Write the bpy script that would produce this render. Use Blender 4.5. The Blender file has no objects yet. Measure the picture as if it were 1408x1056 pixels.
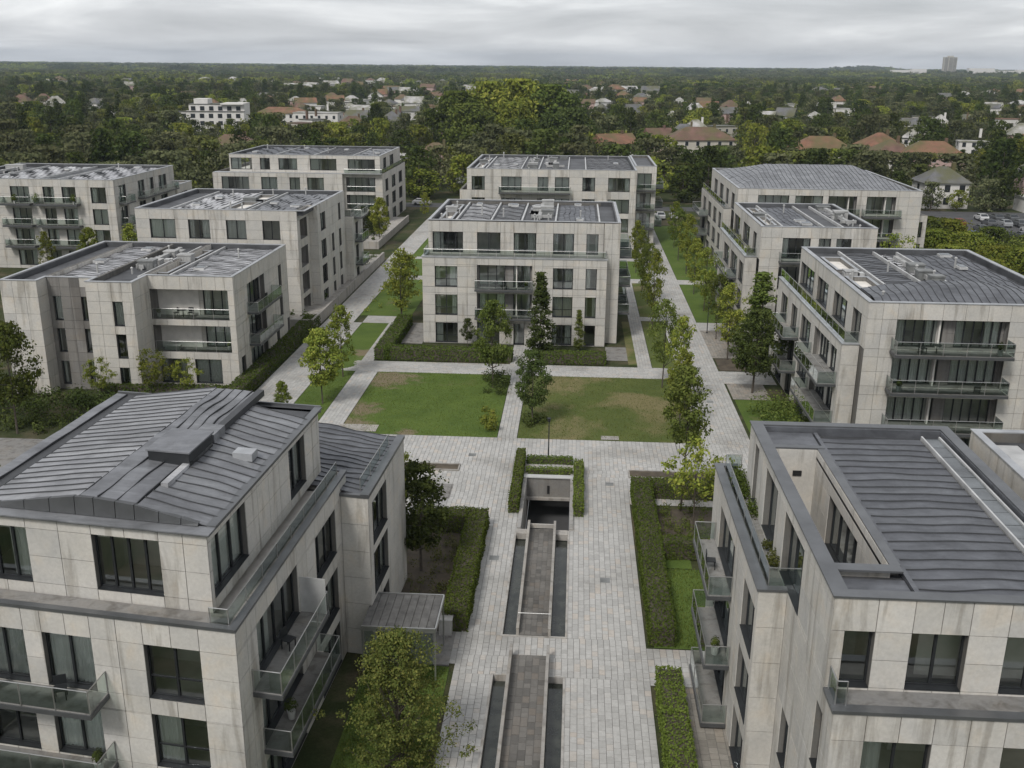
import bpy, math, random
import numpy as np
from mathutils import Vector, Matrix
R = math.radians
rnd = random.Random(11)
nrg = np.random.default_rng(5)
scene = bpy.context.scene
COL = scene.collection

# ------------------------------------------------------------------ camera
cam_data = bpy.data.cameras.new("camera")
cam = bpy.data.objects.new("camera", cam_data)
COL.objects.link(cam)
scene.camera = cam
cam_data.sensor_width = 36.0
cam_data.lens = 36.0 * 1380 / 1408
cam_data.clip_start = 0.2
cam_data.clip_end = 30000
MR = ((0.99790982, 0.02710172, -0.05866412), (0.064112, -0.30140188, 0.95133935), (0.00810145, -0.95311196, -0.30250945))
cam.matrix_world = Matrix(((MR[0][0], -MR[0][1], -MR[0][2], 0), (MR[1][0], -MR[1][1], -MR[1][2], 0),
                           (MR[2][0], -MR[2][1], -MR[2][2], 30), (0, 0, 0, 1)))

# ------------------------------------------------------------------ world, sun, exposure
SUN_EL, SUN_AZ = 48, 205          # degrees; azimuth from north (+Y) clockwise: behind the camera, a little to the left
world = bpy.data.worlds.new("World")
scene.world = world
world.use_nodes = True
nt = world.node_tree
nt.nodes.clear()
wo = nt.nodes.new("ShaderNodeOutputWorld")
bg = nt.nodes.new("ShaderNodeBackground")
bg.inputs["Strength"].default_value = 0.1
sky = nt.nodes.new("ShaderNodeTexSky")
sky.sky_type = 'NISHITA'
sky.sun_disc = False
sky.sun_elevation = R(SUN_EL)
sky.sun_rotation = R(SUN_AZ)
tc = nt.nodes.new("ShaderNodeTexCoord")
sep = nt.nodes.new("ShaderNodeSeparateXYZ")
nt.links.new(tc.outputs["Generated"], sep.inputs[0])
def wm(op, a, b):
    n = nt.nodes.new("ShaderNodeMath"); n.operation = op
    for i, v in enumerate((a, b)):
        if isinstance(v, (int, float)): n.inputs[i].default_value = v
        else: nt.links.new(v, n.inputs[i])
    return n.outputs[0]
zz = wm('ADD', wm('MAXIMUM', sep.outputs[2], 0.0), 0.13)
comb = nt.nodes.new("ShaderNodeCombineXYZ")
nt.links.new(wm('DIVIDE', sep.outputs[0], zz), comb.inputs[0])
nt.links.new(wm('MULTIPLY', wm('DIVIDE', sep.outputs[1], zz), 1.15), comb.inputs[1])
n1 = nt.nodes.new("ShaderNodeTexNoise")
n1.inputs["Scale"].default_value = 0.62
n1.inputs["Detail"].default_value = 8
n1.inputs["Roughness"].default_value = 0.56
n1.inputs["Distortion"].default_value = 0.35
nt.links.new(comb.outputs[0], n1.inputs["Vector"])
cr = nt.nodes.new("ShaderNodeValToRGB")
cr.color_ramp.elements[0].position = 0.34
cr.color_ramp.elements[0].color = (3.15, 3.22, 3.38, 1)
cr.color_ramp.elements[1].position = 0.72
cr.color_ramp.elements[1].color = (6.8, 6.85, 6.9, 1)
e = cr.color_ramp.elements.new(0.53); e.color = (4.4, 4.47, 4.62, 1)
nt.links.new(n1.outputs["Fac"], cr.inputs["Fac"])
mx = nt.nodes.new("ShaderNodeMixRGB")
mx.inputs["Fac"].default_value = 0.93
nt.links.new(sky.outputs[0], mx.inputs[1])
nt.links.new(cr.outputs[0], mx.inputs[2])
nt.links.new(mx.outputs[0], bg.inputs["Color"])
nt.links.new(bg.outputs[0], wo.inputs["Surface"])

sun_data = bpy.data.lights.new("sun", 'SUN')
sun_data.energy = 1.5
sun_data.angle = R(14)
sun_data.color = (1.0, 0.965, 0.92)
sun = bpy.data.objects.new("sun", sun_data)
COL.objects.link(sun)
az = R(SUN_AZ)
sdir = Vector((math.sin(az) * math.cos(R(SUN_EL)), math.cos(az) * math.cos(R(SUN_EL)), math.sin(R(SUN_EL))))
sun.rotation_euler = sdir.to_track_quat('Z', 'Y').to_euler()
sun.location = sdir * 80
scene.view_settings.view_transform = 'Standard'
scene.view_settings.look = 'None'
scene.view_settings.exposure = 0.7
scene.view_settings.gamma = 1
scene.view_settings.use_curve_mapping = False
scene.render.engine = 'CYCLES'

# ------------------------------------------------------------------ materials
def NM(name):
    m = bpy.data.materials.new(name)
    m.use_nodes = True
    t = m.node_tree
    p = t.nodes["Principled BSDF"]
    return m, t, p
def nd(t, typ, **kw):
    n = t.nodes.new(typ)
    for k, v in kw.items():
        if k in n.inputs: n.inputs[k].default_value = v
        else: setattr(n, k, v)
    return n
def geo_vec(t, scale=(1, 1, 1)):
    g = nd(t, "ShaderNodeNewGeometry")
    m = nd(t, "ShaderNodeMapping")
    m.inputs["Scale"].default_value = scale
    t.links.new(g.outputs["Position"], m.inputs["Vector"])
    return m.outputs[0], g
def noise(t, vec, scale, detail=4, rough=.55, dist=0):
    n = nd(t, "ShaderNodeTexNoise")
    n.inputs["Scale"].default_value = scale; n.inputs["Detail"].default_value = detail
    n.inputs["Roughness"].default_value = rough; n.inputs["Distortion"].default_value = dist
    t.links.new(vec, n.inputs["Vector"])
    return n.outputs["Fac"]
def ramp(t, fac, stops):
    r = nd(t, "ShaderNodeValToRGB")
    el = r.color_ramp.elements
    while len(el) < len(stops): el.new(0.5)
    for e_, (p, c) in zip(el, stops):
        e_.position = p; e_.color = (c[0], c[1], c[2], 1)
    t.links.new(fac, r.inputs["Fac"])
    return r.outputs[0]
def mulc(t, a, b, fac=1.0, mode='MULTIPLY'):
    m = nd(t, "ShaderNodeMixRGB", blend_type=mode)
    m.inputs[0].default_value = fac
    for i, v in ((1, a), (2, b)):
        if isinstance(v, tuple): m.inputs[i].default_value = (*v, 1)
        else: t.links.new(v, m.inputs[i])
    return m.outputs[0]
def mathn(t, op, a, b=0.0, c=None):
    n = nd(t, "ShaderNodeMath", operation=op)
    for i, v in enumerate((a, b) if c is None else (a, b, c)):
        if isinstance(v, (int, float)): n.inputs[i].default_value = v
        else: t.links.new(v, n.inputs[i])
    return n.outputs[0]
def bump(t, p, h, strength=.3, dist=.02):
    b = nd(t, "ShaderNodeBump")
    b.inputs["Strength"].default_value = strength; b.inputs["Distance"].default_value = dist
    t.links.new(h, b.inputs["Height"]); t.links.new(b.outputs[0], p.inputs["Normal"])
def simple(name, col, rough=.7, metal=0, var=.12, scale=1.5, bumps=.15):
    m, t, p = NM(name)
    v, g = geo_vec(t)
    n = noise(t, v, scale, 5)
    c = ramp(t, n, [(.3, tuple(x * (1 - var) for x in col)), (.7, tuple(x * (1 + var) for x in col))])
    t.links.new(c, p.inputs["Base Color"])
    p.inputs["Roughness"].default_value = rough; p.inputs["Metallic"].default_value = metal
    if bumps: bump(t, p, noise(t, v, scale * 9, 4), bumps)
    return m
def concrete(name, base, stain=(.62, .6, .58), rv=.1, stain_pos=.52):
    m, t, p = NM(name)
    v, g = geo_vec(t)
    vs, _ = geo_vec(t, (1.6, 1.6, .16))
    big = noise(t, v, .35, 5, .6)
    c = ramp(t, big, [(.25, tuple(x * .86 for x in base)), (.5, base), (.75, tuple(x * 1.1 for x in base))])
    st = noise(t, vs, .9, 6, .62, .4)
    s = ramp(t, st, [(.36, stain), (stain_pos, (1, 1, 1)), (1, (1, 1, 1))])
    c = mulc(t, c, s, .85)
    warm = noise(t, v, .8, 5, .6, .5)
    c = mulc(t, c, ramp(t, warm, [(.35, (.93, .94, .96)), (.55, (1, 1, 1)), (.75, (1.05, .99, .92))]))
    fine = noise(t, v, 7, 5, .7)
    c = mulc(t, c, ramp(t, fine, [(.3, (.88, .875, .87)), (.7, (1.06, 1.06, 1.06))]), 1)
    oi = nd(t, "ShaderNodeObjectInfo")
    rc = ramp(t, oi.outputs["Random"], [(0, (1 - rv, 1 - rv, 1 - rv)), (.5, (1, .985, .96)), (1, (1 + rv, 1 + rv * .9, 1 + rv * .8))])
    c = mulc(t, c, rc, 1)
    t.links.new(c, p.inputs["Base Color"])
    p.inputs["Roughness"].default_value = .82
    bump(t, p, fine, .25, .01)
    return m
M = {}
M['panel'] = concrete("concrete_panel", (.50, .485, .45), (.66, .645, .62), .08, .46)
M['panel_dark'] = concrete("weathered_shade_concrete", (.205, .198, .187), rv=.14)  # stained; base darkened to carry recess shade, reused on the dark attic front
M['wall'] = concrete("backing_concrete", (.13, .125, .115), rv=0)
M['kerb'] = concrete("planter_concrete", (.34, .325, .30))
M['pit_wall'] = concrete("retaining_concrete", (.36, .35, .33))
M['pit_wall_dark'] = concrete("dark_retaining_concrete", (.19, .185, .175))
M['canopy'] = simple("weathered_canopy_boards", (.10, .098, .094), .75, 0, .35, 2.5, .4)
M['terrace'] = concrete("terrace_slabs", (.22, .215, .205), (.55, .53, .5))
M['inner'] = simple("interior_plaster", (.68, .65, .6), .9)
M['room'] = simple("room_floor", (.16, .13, .10), .8)
M['frame'] = simple("anthracite_frame", (.022, .024, .026), .45, .2)
M['rail'] = simple("steel_handrail", (.42, .42, .41), .35, .8)
M['edge'] = simple("balcony_edge_metal", (.085, .088, .09), .5, .3)
M['coping_dark'] = simple("zinc_coping_dark", (.15, .155, .16), .38, .55, .2, .8)
M['coping'] = simple("zinc_coping", (.42, .43, .44), .4, .5, .2, .8)
M['membrane'] = simple("roof_membrane", (.062, .064, .068), .6, 0, .45, .5)
M['gravel'] = simple("roof_gravel", (.13, .125, .105), .95, 0, .35, 2.0, .5)
M['white_metal'] = simple("pale_metal", (.52, .52, .51), .45, .3, .2, .9)
M['hvac'] = simple("equipment_casing", (.19, .195, .19), .55, .2, .3, 1.2)
M['hvac_light'] = simple("pale_casing", (.38, .38, .37), .55, .2, .2, 1.2)
M['skylight'] = simple("skylight_glass", (.11, .12, .125), .12, .0, .5, .7, 0)
M['asphalt'] = simple("asphalt", (.062, .062, .064), .9, 0, .2, .6)
M['soil'] = simple("garden_soil", (.075, .06, .042), .95, 0, .4, 1.2, .6)
M['bark'] = simple("bark", (.075, .062, .048), .9, 0, .3, 8, .5)
M['wood'] = simple("dark_deck_wood", (.12, .10, .085), .7, 0, .3, 3)
M['black'] = simple("black_void", (.012, .012, .012), .9, 0, 0, 1, 0)
M['white_wall'] = simple("white_render", (.62, .60, .57), .85, 0, .1, .4)
M['cream_wall'] = simple("cream_render", (.45, .42, .36), .85, 0, .12, .4)
M['pink_wall'] = simple("rose_render", (.42, .30, .27), .85, 0, .12, .4)
M['far_window'] = simple("far_window_glass", (.03, .034, .038), .15, 0, .2, 1, 0)
M['tyre'] = simple("tyre_rubber", (.02, .02, .02), .85, 0, 0, 1, 0)
M['plant_pot'] = simple("pale_planter", (.45, .44, .42), .8)
def roofmetal(name, base, metal=.45, rough=.36, blot=.5):
    m, t, p = NM(name)
    v, g = geo_vec(t)
    a = noise(t, v, .55, 6, .65, .6)
    c = ramp(t, a, [(.25, tuple(x * .62 for x in base)), (.5, base), (.78, tuple(x * 1.35 for x in base))])
    vs, _ = geo_vec(t, (.5, 3.2, 1)); vb, _ = geo_vec(t, (.22, .3, .3))
    c = mulc(t, c, ramp(t, noise(t, vs, .9, 6, .7, .5), [(.3, (.78, .78, .78)), (.55, (1, 1, 1)), (.75, (1.3, 1.3, 1.28))]))
    c = mulc(t, c, ramp(t, noise(t, vb, 1.0, 5, .7, 1.0), [(.32, (.62, .62, .61)), (.5, (1, 1, 1)), (.72, (1.35, 1.35, 1.33))]), blot)
    isl = ramp(t, g.outputs["Random Per Island"], [(0, (.86, .86, .87)), (1, (1.12, 1.12, 1.12))])
    oi = nd(t, "ShaderNodeObjectInfo")
    c = mulc(t, c, isl); c = mulc(t, c, ramp(t, oi.outputs["Random"], [(0, (.88, .88, .9)), (1, (1.1, 1.1, 1.1))]))
    t.links.new(c, p.inputs["Base Color"])
    p.inputs["Metallic"].default_value = metal
    r = ramp(t, noise(t, v, 1.7, 4), [(.3, (rough * .75,) * 3), (.75, (rough * 1.5,) * 3)])
    t.links.new(r, p.inputs["Roughness"])
    bump(t, p, noise(t, v, 2.3, 4, .6, 1.2), .35, .03)
    return m
M['seam'] = roofmetal("standing_seam_zinc", (.205, .21, .218), .35, .42)
M['seam_light'] = roofmetal("pale_seam_zinc", (.46, .46, .465), .35, .42, 1.0)
M['seam_dark'] = roofmetal("dark_seam_zinc", (.115, .12, .13), .35, .42)
M['seam_mid'] = roofmetal("mid_grey_seam_zinc", (.30, .303, .31), .35, .42, .6)
M['rib'] = simple("seam_rib", (.055, .057, .06), .5, .3)
def tilemat(name, base, pitch=.45):
    m, t, p = NM(name)
    v, g = geo_vec(t)
    a = noise(t, v, .4, 5, .6)
    c = ramp(t, a, [(.3, tuple(x * .7 for x in base)), (.7, tuple(x * 1.25 for x in base))])
    moss = noise(t, v, .16, 4, .6)
    c = mulc(t, c, (.10, .10, .035), 0, 'MIX')
    mixn = c.node
    t.links.new(ramp(t, moss, [(.40, (0, 0, 0)), (.62, (.8, .8, .8))]), mixn.inputs[0])
    w = nd(t, "ShaderNodeTexWave", bands_direction='Z')
    w.inputs["Scale"].default_value = .9 / pitch
    t.links.new(v, w.inputs["Vector"])
    c2 = mulc(t, c, ramp(t, w.outputs["Fac"], [(0, (.72, .72, .72)), (.5, (1.05, 1.05, 1.05))]))
    t.links.new(c2, p.inputs["Base Color"]); p.inputs["Roughness"].default_value = .85
    return m
M['red_tile'] = tilemat("orange_clay_tiles", (.21, .105, .066))
M['brown_tile'] = tilemat("brown_tiles", (.15, .085, .065))
M['grey_tile'] = tilemat("grey_tiles", (.13, .13, .135))
M['pale_roof'] = tilemat("pale_roofing", (.42, .41, .40))

def paver_mat(name, base, rv=.22):
    m, t, p = NM(name)
    v, g = geo_vec(t)
    oi = nd(t, "ShaderNodeObjectInfo")
    s = mathn(t, 'FRACT', mathn(t, 'ADD', g.outputs["Random Per Island"], oi.outputs["Random"]))
    c = ramp(t, s, [(0, tuple(x * (1 - rv) for x in base)), (.45, base), (.8, tuple(x * (1 + rv * .5) for x in base)), (1, (base[0] * 1.08, base[1] * 1.0, base[2] * .93))])
    big = noise(t, v, .16, 5, .6, .4)
    c = mulc(t, c, ramp(t, big, [(.3, (.74, .73, .71)), (.52, (1, 1, 1)), (.8, (1.08, 1.08, 1.08))]))
    fine = noise(t, v, 5, 5, .7)
    c = mulc(t, c, ramp(t, fine, [(.3, (.84, .84, .83)), (.7, (1.07, 1.07, 1.07))]))
    t.links.new(c, p.inputs["Base Color"]); p.inputs["Roughness"].default_value = .8
    bump(t, p, fine, .2, .01)
    return m
M['paver'] = paver_mat("pale_granite_pavers", (.41, .404, .388), .13)
M['paver_warm'] = paver_mat("brownish_pavers", (.27, .25, .22), .2)
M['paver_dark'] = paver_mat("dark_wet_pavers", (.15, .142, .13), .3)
M['grout'] = simple("paving_joint", (.15, .145, .135), .95, 0, .2, 1)
def lawnmat(name, a, b, dry, dpos=.62):
    m, t, p = NM(name)
    v, g = geo_vec(t)
    c = ramp(t, noise(t, v, .35, 5, .6, .3), [(.3, a), (.7, b)])
    f = ramp(t, noise(t, v, .13, 5, .62, .5), [(dpos, (0, 0, 0)), (dpos + .13, (1, 1, 1))])
    c = mulc(t, c, dry, 0, 'MIX'); t.links.new(f, c.node.inputs[0])
    fine = noise(t, v, 9, 6, .75)
    c = mulc(t, c, ramp(t, fine, [(.3, (.62, .64, .6)), (.7, (1.25, 1.25, 1.2))]))
    t.links.new(c, p.inputs["Base Color"]); p.inputs["Roughness"].default_value = .95
    p.inputs["Specular IOR Level"].default_value = .15
    bump(t, p, fine, .8, .05)
    return m
M['lawn'] = lawnmat("lawn_turf", (.072, .112, .026), (.105, .15, .034), (.17, .13, .08), .60)
M['lawn_dry'] = lawnmat("dry_lawn_turf", (.075, .10, .028), (.105, .125, .038), (.19, .165, .085), .48)
def worn(m, spots):
    t = m.node_tree; p = t.nodes["Principled BSDF"]; src = p.inputs["Base Color"].links[0].from_socket
    g = nd(t, "ShaderNodeNewGeometry"); acc = None
    nz = noise(t, g.outputs["Position"], .9, 5, .65)
    for (x, y, r) in spots:
        d = nd(t, "ShaderNodeVectorMath", operation='DISTANCE'); t.links.new(g.outputs["Position"], d.inputs[0]); d.inputs[1].default_value = (x, y, 0)
        v = mathn(t, 'SUBTRACT', mathn(t, 'MULTIPLY', nz, 2.6), mathn(t, 'DIVIDE', d.outputs["Value"], r))
        acc = v if acc is None else mathn(t, 'MAXIMUM', acc, v)
    f = ramp(t, acc, [(.15, (0, 0, 0)), (.75, (.85, .85, .85))])
    c = mulc(t, src, (.20, .155, .11), 0, 'MIX'); t.links.new(f, c.node.inputs[0]); t.links.new(c, p.inputs["Base Color"])
M['lawn_worn'] = lawnmat("worn_lawn_turf", (.072, .112, .026), (.105, .15, .034), (.15, .13, .07), .62)
worn(M['lawn_worn'], [(-18.3, 95.0, 3.0), (-19.2, 85.5, 1.9), (-19.0, 82, 1.6), (-22.3, 104, 1.6), (-14, 80, 1.0)])
M['meadow'] = lawnmat("rough_ground", (.03, .045, .016), (.055, .06, .026), (.10, .085, .055), .5)
def water():
    m, t, p = NM("pond_water")
    v, g = geo_vec(t)
    t.links.new(ramp(t, noise(t, v, 1.2, 4), [(.35, (.012, .016, .013)), (.7, (.05, .055, .045))]), p.inputs["Base Color"])
    p.inputs["Roughness"].default_value = .12
    bump(t, p, noise(t, v, 5, 3), .08, .02)
    return m
M['water'] = water()
def glass(name, tint, base=.10, rough=.03):
    m, t, p = NM(name)
    t.nodes.remove(p)
    out = t.nodes["Material Output"]
    tr = nd(t, "ShaderNodeBsdfTransparent"); tr.inputs[0].default_value = (*tint, 1)
    gl = nd(t, "ShaderNodeBsdfGlossy"); gl.inputs["Roughness"].default_value = rough
    gl.inputs[0].default_value = (.9, .95, .95, 1)
    fr = nd(t, "ShaderNodeFresnel"); fr.inputs[0].default_value = 1.5
    f = mathn(t, 'MINIMUM', mathn(t, 'ADD', fr.outputs[0], base), .95)
    mxn = nd(t, "ShaderNodeMixShader")
    t.links.new(f, mxn.inputs[0]); t.links.new(tr.outputs[0], mxn.inputs[1]); t.links.new(gl.outputs[0], mxn.inputs[2])
    t.links.new(mxn.outputs[0], out.inputs[0])
    return m
M['pane'] = glass("window_glass", (.84, .88, .86), .17)
M['balglass'] = glass("balustrade_glass", (.62, .70, .67), .06)
def fabric(name, col):
    m, t, p = NM(name)
    oi = nd(t, "ShaderNodeObjectInfo")
    c = ramp(t, oi.outputs["Random"], [(0, tuple(x * .7 for x in col)), (1, col)])
    t.links.new(c, p.inputs["Base Color"]); p.inputs["Roughness"].default_value = .9
    return m
M['curtain'] = fabric("pale_curtain", (.85, .85, .82))
def leafmat(name, cols, trans=.25, rough=.6, ns=.45):
    m, t, p = NM(name)
    out = t.nodes["Material Output"]
    v, g = geo_vec(t)
    oi = nd(t, "ShaderNodeObjectInfo")
    isl = g.outputs["Random Per Island"]
    n = noise(t, v, ns, 3)
    s = mathn(t, 'ADD', mathn(t, 'MULTIPLY', isl, .5), mathn(t, 'MULTIPLY', n, .5))
    k = len(cols)
    c = ramp(t, s, [(.15 + .7 * i / (k - 1), cc) for i, cc in enumerate(cols)])
    hs = nd(t, "ShaderNodeHueSaturation")
    t.links.new(mathn(t, 'ADD', mathn(t, 'MULTIPLY', oi.outputs["Random"], .022), .489), hs.inputs["Hue"])
    t.links.new(mathn(t, 'ADD', mathn(t, 'MULTIPLY', mathn(t, 'FRACT', mathn(t, 'MULTIPLY', oi.outputs["Random"], 7.31)), .7), .68), hs.inputs["Value"])
    t.links.new(c, hs.inputs["Color"])
    d = nd(t, "ShaderNodeBsdfDiffuse"); tl = nd(t, "ShaderNodeBsdfTranslucent")
    t.links.new(hs.outputs[0], d.inputs[0]); t.links.new(hs.outputs[0], tl.inputs[0])
    mxn = nd(t, "ShaderNodeMixShader"); mxn.inputs[0].default_value = trans
    t.links.new(d.outputs[0], mxn.inputs[1]); t.links.new(tl.outputs[0], mxn.inputs[2])
    t.nodes.remove(p)
    t.links.new(mxn.outputs[0], out.inputs[0])
    return m
M['leaf_dark'] = leafmat("dark_foliage", [(0.036, 0.051, 0.017), (0.064, 0.086, 0.025), (0.096, 0.116, 0.036)])
M['leaf_mid'] = leafmat("mid_foliage", [(0.061, 0.083, 0.021), (0.107, 0.14, 0.033), (0.169, 0.189, 0.051)])
M['leaf_lime'] = leafmat("lime_foliage", [(0.097, 0.127, 0.026), (0.17, 0.203, 0.038), (0.276, 0.27, 0.057)])
M['leaf_yellow'] = leafmat("yellowing_foliage", [(.072, .095, .027), (.12, .14, .038), (.22, .205, .058)])
M['leaf_olive'] = leafmat("olive_foliage", [(0.065, 0.078, 0.025), (0.106, 0.12, 0.037), (0.161, 0.167, 0.054)])
M['leaf_silver'] = leafmat("silver_foliage", [(.13, .14, .11), (.21, .22, .19), (.30, .31, .28)])
M['hedge'] = leafmat("hedge_foliage", [(0.058, 0.084, 0.018), (0.1, 0.138, 0.029), (0.154, 0.193, 0.043)])
M['far_leaf'] = leafmat("far_foliage", [(.055, .064, .032), (.10, .108, .052), (.165, .168, .085)], ns=.05)

# ------------------------------------------------------------------ mesh helpers
def np_mesh(name, verts, faces_flat, sizes):
    me = bpy.data.meshes.new(name)
    verts = np.asarray(verts, dtype=np.float32).reshape(-1, 3)
    faces_flat = np.asarray(faces_flat, dtype=np.int32).ravel()
    sizes = np.asarray(sizes, dtype=np.int32)
    me.vertices.add(len(verts)); me.vertices.foreach_set("co", verts.ravel())
    me.loops.add(len(faces_flat)); me.loops.foreach_set("vertex_index", faces_flat)
    me.polygons.add(len(sizes))
    st = np.concatenate(([0], np.cumsum(sizes)[:-1])).astype(np.int32)
    me.polygons.foreach_set("loop_start", st)
    me.update(calc_edges=True)
    return me
BF = [(0, 3, 2, 1), (4, 5, 6, 7), (0, 1, 5, 4), (1, 2, 6, 5), (2, 3, 7, 6), (3, 0, 4, 7)]
class MB:
    def __init__(s): s.v = []; s.f = []; s.mi = []; s.cur = 0
    def box(s, x0, x1, y0, y1, z0, z1):
        if x0 > x1: x0, x1 = x1, x0
        if y0 > y1: y0, y1 = y1, y0
        if z0 > z1: z0, z1 = z1, z0
        n = len(s.v)
        s.v += [(x0, y0, z0), (x1, y0, z0), (x1, y1, z0), (x0, y1, z0), (x0, y0, z1), (x1, y0, z1), (x1, y1, z1), (x0, y1, z1)]
        for f in BF: s.f.append(tuple(n + i for i in f)); s.mi.append(s.cur)
        return s
    def poly(s, pts, faces):
        n = len(s.v); s.v += [tuple(p) for p in pts]
        for f in faces: s.f.append(tuple(n + i for i in f)); s.mi.append(s.cur)
        return s
    def tube(s, pts, rad, k=6):
        n0 = len(s.v)
        P = [Vector(p) for p in pts]
        for i, p in enumerate(P):
            d = (P[min(i + 1, len(P) - 1)] - P[max(i - 1, 0)])
            d = d.normalized() if d.length > 1e-6 else Vector((0, 0, 1))
            a = d.orthogonal().normalized(); b = d.cross(a)
            r = rad[i] if isinstance(rad, (list, tuple)) else rad
            for j in range(k):
                an = 2 * math.pi * j / k
                s.v.append(tuple(p + a * (math.cos(an) * r) + b * (math.sin(an) * r)))
        for i in range(len(P) - 1):
            for j in range(k):
                a0 = n0 + i * k + j; a1 = n0 + i * k + (j + 1) % k
                s.f.append((a0, a1, a1 + k, a0 + k)); s.mi.append(s.cur)
        s.f.append(tuple(n0 + (len(P) - 1) * k + j for j in range(k))); s.mi.append(s.cur)
        return s
    def mesh(s, name, mats, T=None):
        me = bpy.data.meshes.new(name)
        v = [T(p) for p in s.v] if T else s.v
        me.from_pydata(v, [], s.f)
        for m in (mats if isinstance(mats, (list, tuple)) else [mats]): me.materials.append(m)
        if any(s.mi): me.polygons.foreach_set("material_index", s.mi)
        return me
def link(name, me, parent=None, loc=(0, 0, 0)):
    o = bpy.data.objects.new(name, me)
    COL.objects.link(o)
    o.location = loc
    if parent is not None: o.parent = parent
    return o
def tag(o, label=None, cat=None, group=None, kind=None):
    if label: o['label'] = label
    if cat: o['category'] = cat
    if group: o['group'] = group
    if kind: o['kind'] = kind
    return o
def struct(name, mb, mat, label, z=0):
    return tag(link(name, mb.mesh(name, mat)), label, kind='structure')
def minus(rect, holes):
    """rect (x0,x1,y0,y1) minus hole rects -> list of rects"""
    out = [rect]
    for h in holes:
        nxt = []
        for r in out:
            x0, x1, y0, y1 = r
            a0, a1, b0, b1 = max(x0, h[0]), min(x1, h[1]), max(y0, h[2]), min(y1, h[3])
            if a0 >= a1 or b0 >= b1: nxt.append(r); continue
            if b0 > y0: nxt.append((x0, x1, y0, b0))
            if b1 < y1: nxt.append((x0, x1, b1, y1))
            if a0 > x0: nxt.append((x0, a0, b0, b1))
            if a1 < x1: nxt.append((a1, x1, b0, b1))
        out = nxt
    return out

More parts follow.
